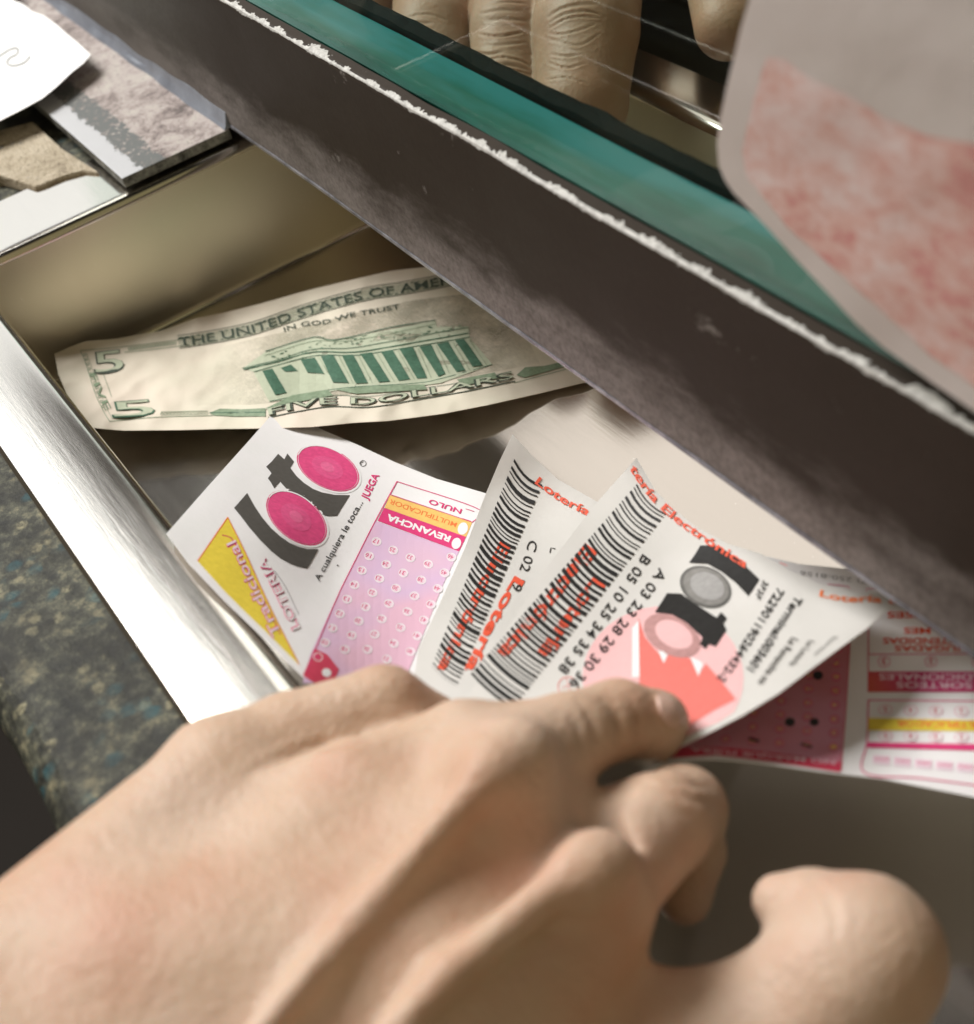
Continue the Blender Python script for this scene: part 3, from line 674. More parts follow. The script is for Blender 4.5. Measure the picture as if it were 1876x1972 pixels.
for c, a, b, rot in (((790, 545), 193, 116, 39), ((963, 273), 185, 108, 27)):
    cc = q(c)[0]; k = .3516
    s.ell(cc, a * k * 1.07, b * k * 1.09, rot, 'white', 1); s.ell(cc, a * k, b * k, rot, 'magenta', 2, hole=.965); s.ell(cc, a * k * .95, b * k * .95, rot, 'ball', 2)
    s.ell((cc[0] - 1, cc[1] - 1), a * k * .50, b * k * .50, rot, 'ball2', 3); s.ell((cc[0] - 1, cc[1] - 2), a * k * .22, b * k * .22, rot, 'ball3', 4)
    tt = [(cc[0] + math.cos(math.radians(x)) * a * k * .97 * math.cos(math.radians(rot)) - math.sin(math.radians(x)) * b * k * .97 * math.sin(math.radians(rot)),
           cc[1] + math.cos(math.radians(x)) * a * k * .97 * math.sin(math.radians(rot)) + math.sin(math.radians(x)) * b * k * .97 * math.cos(math.radians(rot))) for x in range(175, 290, 15)]
    s.line(tt, 2.2, 'white', 4)
cc = q((1155, 246))[0]; s.ell(cc, 6.5, 6, 0, 'gray', 1, hole=.82); s.text('R', [(cc[0] - 3.2, cc[1] + 2.8), (cc[0] + 1, cc[1] - 3.4)], 5.5, 'gray', 2)
s.text('A cualquiera le toca...', q((915, 893), (1010, 720), (1155, 462)), 12.5, 'black', 2, bold=0.006)
s.text('JUEGA', q((1178, 448), (1245, 312)), 14.5, 'magenta', 2, bold=0.02)
s.ell(q((1015, 805))[0], 1.6, 1.6, 0, 'black', 2, n_=8)
q3 = Z(.1709, 352, 982)                      # 480..880 zoom: 400/1715*.7328
tri = q3((505, 88), (165, 580), (300, 730), (480, 930), (700, 1150), (930, 1370), (1300, 1740), (1200, 1540), (1050, 1240), (880, 880), (700, 480))
s.poly(tri, 'yellow', 1); s.line(q3((165, 582), (505, 88)), 2.2, 'orange', 2); s.line(q3((505, 88), (700, 480), (880, 880), (1050, 1240), (1310, 1750)), 1.5, 'orange', 2)
s.line(q3((440, 290), (560, 340), (700, 640), (860, 900)), 2.0, 'crimson', 2); s.line(q3((880, 960), (990, 1180), (1100, 1410)), 2.0, 'crimson', 2)
s.text('Tradicional', q3((1110, 1400), (880, 960), (590, 345)), 20, 'magenta', 2, bold=0.035); s.text('Tradicional', q3((1110, 1400), (880, 960), (590, 345)), 20, 'lpink', 4, bold=0.004)
s.text('LOTERIA', q3((1320, 1330), (1120, 900), (920, 530)), 17, 'magenta', 2, bold=0.035); s.text('LOTERIA', q3((1320, 1330), (1120, 900), (920, 530)), 17, 'white', 4, bold=0.0)
s.line(q3((1030, 690), (1160, 880), (1300, 1180)), 1.3, 'softgray', 2)
# number panel:  lattice from the left-bottom to right-top (a) and towards the tickets (b)
q4 = Z(.2080, 645, 908.7)                    # 880..1280 zoom
pan = q4((575, 92), (1335, 350), (1200, 620), (1130, 760), (1000, 1050), (860, 1400), (640, 1900), (-180, 1900), (-270, 1860), (-140, 1550), (0, 1200), (180, 840), (300, 600))
s.poly(q4((300, 600), (375, 455), (1150, 740), (1000, 1050), (860, 1400), (640, 1960), (-300, 1960), (-230, 1700), (-140, 1500), (0, 1200), (180, 840)), 'lav', 1)
s.line(q4((575, 92), (375, 455), (180, 840), (0, 1210), (-270, 1860)), 1.8, 'magenta', 3)
s.line(q4((575, 92), (1335, 350), (1270, 470)), 1.3, 'magenta', 2); s.line(q4((515, 215), (900, 345), (1270, 470)), 1.2, 'magenta', 3)
s.poly(q4((510, 218), (1270, 472), (1215, 605), (460, 335)), 'amber', 1); s.poly(q4((455, 335), (1215, 605), (1150, 740), (395, 455)), 'magenta', 1)
s.text('NULO', q4((1180, 352), (880, 255)), 9.5, 'magenta', 2, bold=0.02, up=(-3, 7))
s.text('MULTIPLICADOR', q4((1135, 478), (515, 255)), 9.5, 'orange', 2, bold=0.01, up=(-3, 7))
s.text('REVANCHA', q4((1078, 603), (492, 395)), 12, 'white', 2, bold=0.04, up=(-3, 7))
for c, a in (((1185, 530), 12), ((1125, 668), 11)): s.ell(q4(c)[0], a * .8, a, 20, 'white', 3)
s.line(q4((1210, 345), (1290, 370)), 1, 'magenta', 2); s.line(q4((1180, 435), (1260, 460)), 1, 'magenta', 2)
nums = iter(list(range(46, 0, -1)) * 3)
cols_ = [((1080, 795), (700, 1670)), ((865, 860), (480, 1740)), ((700, 800), (300, 1650)), ((540, 730), (90, 1650)), ((385, 650), (-160, 1720))]
for (a, b), cnt in zip(cols_, (7, 7, 7, 8, 9)):
    for i in range(cnt):
        t = i / (cnt - 1); cc = q4((a[0] + (b[0] - a[0]) * t, a[1] + (b[1] - a[1]) * t))[0]
        s.ell(cc, 9.5, 8.2, 20, 'lpink', 2, n_=14); s.ell(cc, 9.5, 8.2, 20, 'white', 3, hole=.84, n_=14)
        s.text(str(next(nums)), [(cc[0] + 5, cc[1] - 2.5), (cc[0] - 5.5, cc[1] - 6)], 8, 'magenta', 3, up=(-3, 7))
cc = (600, 1290); s.poly([(583, 1302), (605, 1250), (630, 1262), (652, 1290), (640, 1320), (618, 1325)], 'crimson', 3)
s.ell((628, 1297), 9, 8, 20, 'white', 4)
slip1 = s.build('play_slip')
tag(slip1, 'white and pink lotto play slip with grey and magenta logo beside the banknote', 'lottery slip')

# ------------------------------------------------------------------ right play slip
q = Z(.2379, 1539, 1085)
s = Sheet([(1470, 1070), (1539, 1086), (1600, 1092), (1658, 1099), (1740, 1108), (1840, 1160), (1960, 1240), (1960, 1552), (1876, 1535), (1700, 1500), (1578, 1486), (1450, 1468), (1373, 1462), (1300, 1463), (1246, 1473), (1240, 1420), (1350, 1250)],
          [(1470, 1070, -13), (1740, 1108, -13), (1960, 1240, -14), (1960, 1552, -14), (1578, 1486, -9), (1373, 1462, -4), (1240, 1472, -1.0), (1350, 1250, -15), (1640, 1300, -18), (1800, 1350, -16)],
          P_slip, wr=0.3, wsc=0.008)
s.poly([(1250, 1467), (1330, 1425), (1450, 1345), (1560, 1262), (1590, 1225), (1637, 1180), (1637, 1232), (1630, 1350), (1620, 1482), (1500, 1458), (1400, 1447), (1300, 1452)], 'dpink', 1)
s.poly([(1262, 1463), (1300, 1440), (1400, 1440), (1500, 1452), (1622, 1470), (1618, 1488), (1500, 1470), (1380, 1455)], 'crimson', 2)
s.text('NO MARQUE FUERA', [(1608, 1466), (1330, 1440)], 8, 'lpink', 3, bold=.01)
s.line([(1637, 1180), (1637, 1232), (1630, 1350), (1619, 1485)], 2, 'crimson', 3)
for x in range(6):
    for y in range(9):
        a = (1605 - x * 52 + y * 1.0, 1440 - y * 27 + x * -4)
        if inside(np.array([a]), [(1290, 1440), (1450, 1350), (1590, 1240), (1630, 1190), (1620, 1460)])[0]:
            s.ell(a, 9, 8, 0, 'magenta', 2, hole=.75, n_=12); s.text(str(1 + x * 9 + y), [(a[0] + 6, a[1] - 4), (a[0] - 6, a[1] - 4)], 8, 'amber', 3)
for a, r1 in (((1575, 1302), 10), ((1568, 1392), 9), ((1521, 1392), 10)): s.ell(a, r1, r1 * .85, 0, 'black', 4, n_=12)
s.line([(1442, 1424), (1462, 1429)], 5, 'black', 4); s.line([(1542, 1434), (1564, 1441)], 4, 'gray', 4)
bx = q((560, 380), (560, 1045)); s.line(q((562, 520), (560, 1045)), 2, 'crimson', 2)
s.line(q((560, 738), (1800, 735)), 1.6, 'magenta', 2)
s.quad(q((560, 878), (1760, 878), (1760, 1045), (560, 1045)), 'band', 2, 8)
s.text('MESES', q((1110, 395), (715, 395)), 12, 'red', 3, bold=.02); s.text('3', q((1290, 395), (1240, 395)), 12, 'red', 3, bold=.02)
s.text('1 MES', q((1150, 525), (850, 522)), 12, 'red', 3, bold=.02)
s.text('EXTENDIDAS', q((1340, 608), (680, 605)), 12, 'red', 3, bold=.02); s.text('JUGADAS', q((1320, 672), (775, 668)), 11, 'red', 3, bold=.02)
for x, n_ in ((690, '3'), (1070, '2'), (1450, '1')):
    c = q((x, 798))[0]; s.ell(c, 12, 11, 0, 'magenta', 2, hole=.9, n_=14); s.text(n_, [(c[0] + 4, c[1] - 6), (c[0] - 4, c[1] - 6)], 12, 'crimson', 3, bold=.01)
s.text('ADICIONALES', q((1500, 902), (650, 900)), 12, 'lpink', 4, bold=.01); s.text('SORTEOS', q((1400, 968), (790, 966)), 12, 'lpink', 4, bold=.01)
s.line(q((560, 1110), (1800, 1120)), 2, 'magenta', 2); s.line(q((562, 1110), (550, 1450), (530, 1700), (1000, 1745), (1800, 1850)), 2.4, 'magenta', 2)
s.quad(q((562, 1255), (1760, 1280), (1760, 1365), (555, 1355)), 'yellow', 2, 8); s.quad(q((555, 1452), (1760, 1470), (1760, 1530), (548, 1495)), 'magenta', 2, 8)
s.text('MULTIPLICADOR', q((1560, 1290), (790, 1275)), 12, 'orange', 3, bold=.02)
for i, x in enumerate((700, 905, 1110, 1315, 1520)):
    for y in (1190, 1400):
        c = q((x, y + i * 4))[0]; s.ell(c, 13, 10, 0, 'white', 2, n_=14); s.ell(c, 13, 10, 0, 'magenta', 3, hole=.92, n_=14); s.text(str(5 - i), [(c[0] + 4, c[1] - 5), (c[0] - 4, c[1] - 5)], 10, 'crimson', 4, bold=.01)
for i in range(6):
    s.quad(q((600 + i * 170, 1555 + i * 15), (735 + i * 170, 1567 + i * 15), (735 + i * 170, 1640 + i * 15), (595 + i * 170, 1625 + i * 15)), 'lpink', 2, 2)
    s.text('JUEGO', q((730 + i * 170, 1585 + i * 15), (610 + i * 170, 1575 + i * 15)), 6, 'magenta', 3)
s.text('(787) 250-8156', q((700, 158), (10, 60)), 8.5, 'softgray', 2)
s.line(q((230, 170), (410, 190), (408, 210)), 1.2, 'magenta', 2); s.line(q((545, 230), (547, 207), (800, 218)), 1.2, 'magenta', 2)
tag(s.build('play_slip'), 'pink play slip with black filled marks and yellow band, under the curled ticket', 'lottery slip')

# ------------------------------------------------------------------ ticket (rear)
q = Z(.3516, 806, 806)
s = Sheet([(987, 836), (1024, 876), (1073, 922), (1150, 966), (1230, 1000), (1200, 1250), (1010, 1420), (780, 1420), (806, 1249), (841, 1175), (894, 1059), (936, 950), (962, 888)],
          [(987, 836, -19), (1150, 966, -27), (936, 950, -25), (1040, 1000, -28), (841, 1175, -16), (950, 1200, -16), (806, 1249, -12), (1010, 1420, -9), (780, 1420, -6), (1200, 1250, -20), (1230, 1000, -29)],
          P_tick, wr=0.3, wsc=0.009)
s.barcode((991, 884), (1045, 934), (880, 1322), (832, 1284), 11, bow=9)
s.text('Electrónica', [(966, 1040), (905, 1160), (842, 1290)], 22, 'red', 3, bold=.03, up=(.87, .5)); s.text('Lotería', [(992, 1110), (945, 1190), (895, 1290)], 22, 'red', 3, bold=.03, up=(.87, .5))
s.text('Lotería', [(1030, 931), (1078, 966), (1133, 995)], 16, 'red', 6, bold=.02)
s.text('C 02 19', [(1019, 1040), (1005, 1085), (984, 1136)], 19, 'black', 3, bold=.004, up=(.95, .32))
s.line([(1059, 1066), (1062, 1055), (1070, 1058)], 2, 'black', 3)
t1 = s.build('lottery_ticket')
tag(t1, 'smaller showing grey lottery ticket with barcode, tucked behind the other ticket', 'lottery ticket', 'printed lottery tickets held in the fingers')

# ------------------------------------------------------------------ ticket (front, curled)
s = Sheet([(1226, 882), (1263, 945), (1300, 982), (1340, 1014), (1404, 1048), (1465, 1066), (1520, 1098), (1580, 1124), (1650, 1140), (1710, 1143), (1800, 1150), (1830, 1200), (1760, 1178), (1713, 1170), (1670, 1210), (1620, 1246), (1560, 1290), (1500, 1335), (1430, 1378), (1360, 1414), (1300, 1442), (1246, 1472), (1150, 1460), (880, 1450), (880, 1370), (905, 1333), (961, 1238), (1052, 1094), (1143, 975)],
          [(1226, 882, -12), (1143, 975, -15), (1052, 1094, -13), (961, 1238, -9), (880, 1400, -5), (1340, 1014, -14), (1300, 1100, -15), (1200, 1250, -10), (1465, 1066, -11), (1450, 1200, -8), (1580, 1124, -9), (1713, 1170, -6), (1800, 1160, -8), (1560, 1290, -1), (1500, 1335, 0.5), (1360, 1414, 1), (1246, 1472, 1), (1300, 1330, -4), (1100, 1440, -3)],
          P_tick, wr=0.25, wsc=0.009)
s.barcode((1227, 933), (1283, 990), (985, 1368), (905, 1302), 23, bow=8)
s.text('Electrónica', [(1128, 1047), (1060, 1140), (957, 1258)], 29, 'red', 3, bold=.03, up=(.78, .62)); s.text('Lotería', [(1144, 1112), (1095, 1175), (1035, 1258)], 29, 'red', 3, bold=.03, up=(.78, .62))
s.text('tería Electrónica', [(1212, 903), (1250, 958), (1300, 1005), (1364, 1050), (1436, 1096)], 16, 'red', 6, bold=.02)
s.text('Lotería Electrónica', [(1578, 1149), (1630, 1160), (1700, 1162), (1900, 1185)], 13, 'orange', 3, bold=.02, clip=True)
q = Z(.3516, 806, 806)
e1 = [(1277 + 155 * math.cos(a), 1306 + 138 * math.sin(a)) for a in np.linspace(math.radians(150), math.radians(388), 26)]
s.poly(e1 + [(1385, 1390), (1250, 1450), (1160, 1400)], 'pink', 0)
s.poly(q((1205, 1095), (1240, 1200), (1290, 1260), (1330, 1300), (1345, 1342), (1400, 1240), (1450, 1300), (1500, 1325), (1535, 1412), (1575, 1345), (1650, 1430), (1740, 1540), (1620, 1600), (1480, 1690), (1300, 1690), (1212, 1500)), 'salmon', 2)
s.quad(q((1172, 1150), (1207, 1110), (1212, 1420), (1172, 1420)), 'white', 3)
s.poly(q((1315, 1275), (1345, 1345), (1372, 1285)), 'white', 3); s.poly(q((1490, 1310), (1535, 1415), (1560, 1350), (1545, 1335)), 'white', 3)
for x in ((1160, 1424), (1180, 1450)): pass
s.ell(q((820, 1470))[0], 20, 19, 0, 'salmon', 1, hole=.92); s.line([(1082, 1325), (1108, 1318)], 1, 'salmon', 2); s.line([(1092, 1308), (1098, 1335)], 1, 'salmon', 2)
UP = (.80, .60)
s.text('A 03 23 28 29 30 36', [(1270, 1094), (1190, 1199), (1095, 1318)], 20, 'black', 5, bold=.008, up=UP)
s.text('B 05 10 25 34 35 38', [(1238, 1068), (1160, 1178), (1074, 1290)], 20, 'black', 5, bold=.008, up=UP)
q = Z(.1953, 1246, 1026)
s.poly(q((530, 130), (640, 130), (760, 170), (900, 260), (1110, 465), (1055, 550), (1000, 630), (880, 500), (740, 390), (600, 310), (420, 300), (480, 215)), 'black', 4)
s.poly(q((200, 603), (340, 608), (450, 690), (690, 845), (735, 790), (790, 850), (755, 900), (785, 965), (680, 1130), (610, 1105), (580, 1155), (525, 1110), (550, 1040), (400, 900), (250, 812), (80, 790), (140, 700)), 'black', 4)
for (c, a, b, rot, st) in (((580, 540), 265, 195, 25, ('g1', 'g2', 'g3', 'g3')), ((250, 1020), 300, 190, 28, ('p2', 'p2', 'p3', 'pink'))):
    cc = q(c)[0]; k = .1953
    s.ell(cc, a * k, b * k, rot, st[0], 3)
    for i, f3 in enumerate((.95, .88, .78, .66, .52, .36)):
        s.ell((cc[0] + i * 1.3, cc[1] - i * .3), a * k * f3, b * k * f3, rot, st[min(3, (i + 1) // 2 + (1 if i > 2 else 0))], 4 + i)
U2 = (.84, .54)
s.text('3F3F', q((1150, 472), (1065, 640)), 12, 'black', 5, bold=.01, up=U2)
s.text('722901190264432-2', q((1290, 545), (1080, 880), (880, 1190), (690, 1450)), 16, 'black', 5, bold=.015, up=U2)
s.text('Terminal:003601', q((1470, 625), (1250, 960), (985, 1345)), 16, 'black', 5, bold=.02, up=U2)
s.text('La Revancha no', q((1430, 1040), (1250, 1270), (1090, 1490)), 14, 'gray', 5, bold=.015, up=(.8, .3), clip=True)
s.text('La Lotería', q((1600, 1070), (1400, 1310)), 12, 'gray', 5, bold=.01, up=(.8, .2), clip=True); s.text('Sorteo', q((1840, 1030), (1640, 1210)), 9, 'gray', 5, up=(.8, .1), clip=True)
s.line(q((1310, 300), (1385, 330)), 1.6, 'salmon', 3)
t2 = s.build('lottery_ticket')
tag(t2, 'curled lottery ticket nearest the thumb, with grey logo balls and salmon burst', 'lottery ticket', 'printed lottery tickets held in the fingers')

# ------------------------------------------------------------------ notice stuck on the glass
s = Sheet([(1450, -40), (1443, 0), (1428, 50), (1415, 105), (1400, 165), (1388, 225), (1381, 275), (1384, 318), (1395, 345), (1413, 372), (1470, 430), (1538, 505), (1600, 570), (1648, 622), (1700, 668), (1800, 740), (1960, 850), (1960, -40)],
          [(1450, -40, 0), (1381, 275, -1.0), (1960, 850, -2), (1960, -40, 0), (1648, 622, -1.5), (1700, 300, -.5)], P_card, plane=107.8, th=0.2, wr=.3, wsc=0.006, step=20)
s.poly([(1478, 110), (1510, 112), (1560, 150), (1640, 185), (1700, 225), (1790, 262), (1960, 290), (1960, 800), (1800, 690), (1700, 600), (1600, 510), (1520, 440), (1440, 340), (1430, 290), (1450, 200)], 'blotch', 1, 24)
tag(s.build('paper_notice'), 'out of focus grey paper notice with blotchy red print stuck on the glass', 'notice')

# ------------------------------------------------------------------ implicit surfaces for the hands
def surface_nets(Fd, org, h):
    ins = Fd < 0; nx, ny, nz = Fd.shape
    c = [ins[i:nx - 1 + i, j:ny - 1 + j, k:nz - 1 + k] for i in (0, 1) for j in (0, 1) for k in (0, 1)]
    s_ = sum(x.astype(np.int8) for x in c); act = (s_ > 0) & (s_ < 8); idx = -np.ones(act.shape, int); ijk = np.argwhere(act); idx[act] = np.arange(len(ijk))
    acc = np.zeros((len(ijk), 3)); cnt = np.zeros(len(ijk))
    off = [(i, j, k) for i in (0, 1) for j in (0, 1) for k in (0, 1)]
    for a in range(8):
        for b in range(a + 1, 8):
            oa, ob = np.array(off[a]), np.array(off[b])
            if abs(oa - ob).sum() != 1: continue
            fa = Fd[tuple((ijk + oa).T)]; fb = Fd[tuple((ijk + ob).T)]; m = (fa < 0) != (fb < 0)
            t = np.where(m, fa / (fa - fb + 1e-12), 0)[:, None]
            acc += np.where(m[:, None], oa + (ob - oa) * t, 0); cnt += m
    V = (ijk + acc / cnt[:, None]) * h + org
    Fs = []
    for ax in range(3):
        sl0 = [slice(None)] * 3; sl1 = [slice(None)] * 3; sl0[ax] = slice(0, -1); sl1[ax] = slice(1, None)
        a, b = ins[tuple(sl0)], ins[tuple(sl1)]; e_ = np.argwhere(a != b); o1, o2 = [x for x in range(3) if x != ax]
        ok = (e_[:, o1] > 0) & (e_[:, o2] > 0) & (e_[:, o1] < Fd.shape[o1] - 1) & (e_[:, o2] < Fd.shape[o2] - 1); e_ = e_[ok]
        d1 = np.zeros(3, int); d1[o1] = 1; d2 = np.zeros(3, int); d2[o2] = 1
        qd = np.stack([idx[tuple((e_ - d1 - d2).T)], idx[tuple((e_ - d2).T)], idx[tuple(e_.T)], idx[tuple((e_ - d1).T)]], 1)
        fl = ins[tuple(sl0)][tuple(e_.T)]
        if ax == 1: fl = ~fl
        qd[~fl] = qd[~fl][:, ::-1]; Fs.append(qd)
    return V, np.vstack(Fs)
def C3(u, v, t): return np.array([(u - CX) / FP * t, (v - CY) / FP * t, t])    # camera space, mm
def cone(G, a, b):      # a, b = (u, v, t, r_px)
    A, B = C3(*a[:3]), C3(*b[:3]); ra, rb = a[3] * a[2] / FP, b[3] * b[2] / FP
    ab = B - A; t = np.clip(((G - A) @ ab) / (ab @ ab), 0, 1)
    return np.linalg.norm(G - A - t[..., None] * ab, axis=-1) - (ra + (rb - ra) * t)
def smin(a, b, k):
    h = np.clip(.5 + .5 * (b - a) / k, 0, 1); return b + (a - b) * h - k * h * (1 - h)
def smax(a, b, k): return -smin(-a, -b, k)
def build_hand(name, chains, grooves, h, mat, lo, hi, bumps=()):
    """chains: list of (k, [ (u,v,t,r)... ]); grooves: (k, depth_mm_radius, [(u,v,t)...])"""
    lo, hi = np.array(lo, float), np.array(hi, float)
    ax = [np.arange(lo[i], hi[i], h) for i in range(3)]
    G = np.stack(np.meshgrid(*ax, indexing='ij'), -1).astype(np.float32)
    Fd = None
    for k, pts in chains:
        f = None
        for a, b in zip(pts[:-1], pts[1:]):
            c = cone(G, a, b); f = c if f is None else smin(f, c, 1.2)
        Fd = f if Fd is None else smin(Fd, f, k)
    for k, pts in grooves:
        f = None
        for a, b in zip(pts[:-1], pts[1:]):
            c = cone(G, a, b); f = c if f is None else np.minimum(f, c)
        Fd = smax(Fd, -f, k)
    V, F = surface_nets(Fd, lo, h)
    V = CAM + V @ R.T
    return mesh_obj(name, list(V), F, mat, smooth=True)

def T0(u, v, r, gap=1.0, h=0.0): return TH(u, v, h) - r * TH(u, v, h) / FP - gap
ch = []
W = {5: (-60, 2080, 178, 270), 4: (180, 2160, 174, 260), 3: (380, 2230, 172, 250), 2: (600, 2280, 172, 240)}
ch.append((6, [(-900, 2700, 175, 330), W[5], (430, 1520, 203, 132)]))
ch.append((9, [(-700, 2950, 170, 330), W[4], (690, 1560, 196, 140)]))
ch.append((9, [W[3], (960, 1560, 190, 135)]))
ch.append((8, [W[2], (1140, 1760, 182, 118)]))
ch.append((8, [(300, 1900, 182, 200), (800, 1900, 180, 180)]))
ch.append((3.5, [(430, 1500, 206, 118), (560, 1430, 209, 96), (740, 1368, 211, 86), (830, 1400, 214, 66)]))     # little finger
ch.append((4, [(720, 1560, 198, 120), (900, 1470, 201, 122), (1010, 1440, 205, 92)]))   # ring finger
ch.append((3.5, [(960, 1500, 192, 125), (1090, 1420, 200, 84), (1190, 1385, 206, 76), (1262, 1392, 208, 62), (1262, 1420, 208, 48)]))   # middle finger with the nail
ch.append((2.0, [(1160, 1700, 184, 112), (1270, 1590, 196, 100), (1318, 1560, 202, 84)]))     # index
ch.append((1.4, [(1310, 1560, 202, 84), (1335, 1640, 205, 62), (1320, 1730, 205, 52)]))
ch.append((4.5, [(600, 2400, 178, 260), (1000, 2350, 178, 260), (1450, 2150, 182, 190)]))        # thumb base
ch.append((4.5, [(1450, 2150, 182, 190), (1620, 1900, 180, 165), (1665, 1845, 180, 158)]))
ch.append((2.6, [(1650, 1800, 182, 112), (1560, 1752, 186, 78), (1502, 1735, 188, 54)]))
ch.append((5, [(1010, 1560, 199, 100), (1110, 1640, 194, 105), (1180, 1600, 199, 70)]))
ch.append((7, [(1060, 1990, 184, 130), (1250, 2000, 184, 128), (1440, 2010, 183, 135)]))
# tendon ridges
ch.append((3.2, [(420, 2080, 158, 28), (700, 1760, 171, 30), (930, 1500, 180.5, 34)]))
ch.append((3.2, [(640, 2120, 159, 34), (860, 1880, 166, 36), (1130, 1660, 175.5, 40)]))
ch.append((4, [(960, 1480, 184, 70), (1000, 1450, 186, 66)]))
ch.append((4, [(1140, 1690, 176, 70), (1160, 1670, 177, 66)]))
gr = [(5, [(560, 2050, 153, 30), (800, 1750, 164, 32), (960, 1570, 172, 22)]),
      (2.5, [(560, 1410, 196, 10), (700, 1402, 197, 20), (830, 1370, 198, 8)]),
      (3.0, [(1190, 1490, 194, 16), (1150, 1580, 187, 32), (1200, 1640, 182, 18)]),
      (5.0, [(800, 2100, 150, 24), (1000, 1880, 160, 24)])]
hand = build_hand('hand', ch, gr, 0.95, SK1, (-135, 8, 130), (75, 125, 232))
tag(hand, 'bare hand reaching from the lower left, pinching the two lottery tickets', 'hand')

def on_mesh(o, pts_px, name, mat, parent, lift=0.25, dome=0.5):
    me = o.data; bvh = BVHTree.FromPolygons([v.co for v in me.vertices], [tuple(p.vertices) for p in me.polygons])
    P_, F_ = tri_region(pts_px, 9); c = P_.mean(0); mx_ = np.linalg.norm(P_ - c, axis=1).max(); V = []; keep = []
    org = Vector(tuple(CAM * MM)); last = None
    for p in P_:
        d = Vector(tuple(ray(*p))).normalized(); hit = bvh.ray_cast(org, d)
        dist = hit[3] if hit[0] is not None else last
        if dist is None: dist = 0.2
        last = dist; e_ = np.linalg.norm(p - c) / mx_
        V.append(np.array(org + d * (dist - (lift + dome * (1 - e_ * e_)) * MM)) / MM)
    A = np.array(V); D = np.array([(CAM - a) / np.linalg.norm(CAM - a) for a in A]); k = len(A)
    V = list(A) + list(A - D * 0.6); cnt = {}; F = []
    for f in F_:
        F.append(f); F.append(tuple(i + k for i in reversed(f)))
        for i in range(len(f)): cnt[(f[i], f[(i + 1) % len(f)])] = 1
    for (a, b) in list(cnt):
        if (b, a) not in cnt: F.append((b, a, a + k, b + k))
    return mesh_obj(name, V, F, mat, parent=parent, smooth=True)
on_mesh(hand, [(1262, 1338), (1280, 1333), (1298, 1345), (1313, 1368), (1318, 1392), (1306, 1404), (1288, 1398), (1270, 1372)], 'fingernail', NAIL, hand)

# ------------------------------------------------------------------ clerk's hand behind the glass
def yt(u, v, y): return y / ray(u, v)[1]
def fp(u, v, y, r): return (u, v, yt(u, v, y), r)
ch = []
def fh(u, v, h, r): return (u, v, TH(u, v, h), r)
for (ua, ub, r0, r1, dh) in ((840, 830, 82, 82, 0), (979, 976, 73, 72, 1), (1138, 1120, 104, 92, 2)):
    ch.append((1.0, [fh(ua, -260, 26 + dh, r0 * .95), fh(ua, -60, 20 + dh, r0), fh((ua + ub) / 2, 60, 15 + dh, r0 * .98), fh(ub, 200, 5 + dh, r1 * .97), fh(ub - 6, 300, -8 + dh, r1 * .8)]))
ch.append((0.6, [fh(730, -260, 24, 80), fh(720, -80, 18, 78), fh(712, 0, 14, 64), fh(704, 50, 10, 52)]))
ch.append((8, [fh(740, -330, 30, 170), fh(1150, -330, 32, 170)]))
ch.append((6, [fh(1250, -340, 30, 150), fh(1400, -220, 24, 95), fh(1400, -60, 20, 85), fh(1402, 50, 14, 66)]))
gr = []
def arcg(cu, cv, ru, rv, a0, a1, y, r): return [fp(cu + ru * math.cos(math.radians(a)), cv + rv * math.sin(math.radians(a)), y, r) for a in np.linspace(a0, a1, 7)]
clerk = build_hand('hand', ch, gr, 0.8, SK2, (-75, -230, 270), (90, -66, 470))
tag(clerk, 'clerk hand behind the glass with creased knuckles, fingers pointing down into the tray', 'hand')
# knuckle folds: raised/creased rolls pressed into the finger surface
def folds(o, curves):
    me = o.data; co = np.array([v.co[:] for v in me.vertices]) / MM
    cs = (co - CAM) @ R; uv = cs[:, :2] / cs[:, 2:3] * FP + np.array([CX, CY])
    nr = np.array([v.normal[:] for v in me.vertices]); facing = ((CAM - co) * nr).sum(1) > 0
    disp = np.zeros(len(co))
    for pts, wd, dp in curves:
        f, d = path_fn(pts); t = np.linspace(0, 1, 40); c = f(t); taper = np.sin(np.pi * np.clip(t, .03, .97)) ** .5
        near = (np.abs(uv - c.mean(0)).max(1) < 140) & facing; ii = np.where(near)[0]
        dd = np.sqrt(((uv[ii][:, None] - c[None]) ** 2).sum(-1)); j = dd.argmin(1); m = dd[np.arange(len(ii)), j]
        disp[ii] += (-dp * np.exp(-(m / wd) ** 2) + dp * .45 * np.exp(-((m - wd * 2) / (wd * 1.2)) ** 2)) * taper[j]
    co = co + nr * disp[:, None]
    me.vertices.foreach_set('co', (co * MM).ravel()); me.update()
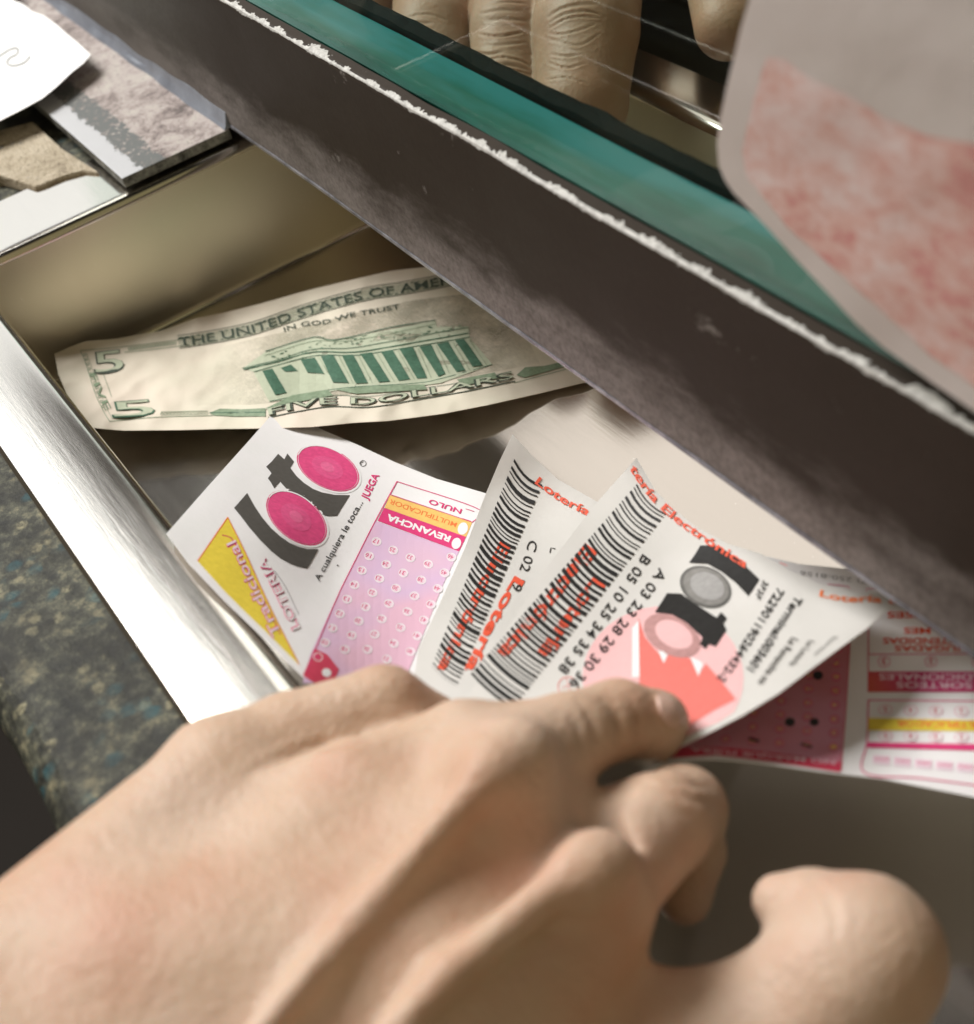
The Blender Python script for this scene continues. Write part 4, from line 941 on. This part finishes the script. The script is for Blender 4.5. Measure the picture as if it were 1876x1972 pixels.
sub = clerk.modifiers.new('s', 'SUBSURF'); sub.levels = 1; sub.render_levels = 1
dg = bpy.context.evaluated_depsgraph_get(); dg.update(); me2 = bpy.data.meshes.new_from_object(clerk.evaluated_get(dg)); clerk.modifiers.clear(); clerk.data = me2; clerk.data.name = 'hand'
qf = Z(.4297, 659.6, 0)
cv = []
for p in (((265, 95), (330, 65), (400, 62), (460, 85)), ((250, 120), (320, 100), (400, 105)), ((925, 80), (980, 40), (1060, 20), (1140, 22)), ((930, 100), (1000, 62), (1090, 50), (1180, 75)), ((925, 125), (1010, 85), (1100, 72), (1180, 82)),
          ((920, 150), (980, 155), (1060, 135), (1130, 110)), ((930, 175), (1010, 200), (1080, 195), (1150, 150)), ((590, 235), (650, 245), (710, 235)), ((640, 275), (710, 255), (800, 275), (850, 300)), ((650, 300), (730, 290), (830, 310)),
          ((690, 325), (760, 318), (850, 330)), ((930, 240), (1000, 255), (1060, 250)), ((620, 60), (700, 45), (800, 50)), ((620, 150), (700, 165), (800, 150)), ((910, 360), (1000, 350), (1100, 375)), ((920, 285), (1010, 300), (1090, 285)), ((270, 150), (330, 160), (390, 140)),
          ((660, 20), (740, 12), (820, 18)), ((640, 95), (720, 85), (830, 92)), ((640, 200), (720, 205), (820, 190))):
    cv.append(([(x + random.uniform(-2, 2), y + random.uniform(-2, 2)) for x, y in qf(*p)], random.uniform(1.7, 3.0), random.uniform(.22, .5)))
folds(clerk, cv)
folds(hand, [([(1085, 1345), (1108, 1390), (1120, 1450)], 5, .3), ([(1210, 1340), (1228, 1385), (1225, 1440)], 4, .25), ([(1240, 1480), (1300, 1505), (1370, 1520)], 6, .35), ([(1230, 1500), (1300, 1530), (1385, 1550)], 6, .35), ([(640, 1340), (660, 1372), (665, 1400)], 6, .3), ([(1560, 1700), (1600, 1740), (1610, 1800)], 8, .5), ([(480, 1490), (600, 1440), (720, 1420)], 9, .5), ([(1110, 1350), (1140, 1390), (1150, 1440)], 8, .5), ([(1165, 1345), (1190, 1385), (1195, 1440)], 8, .5)])
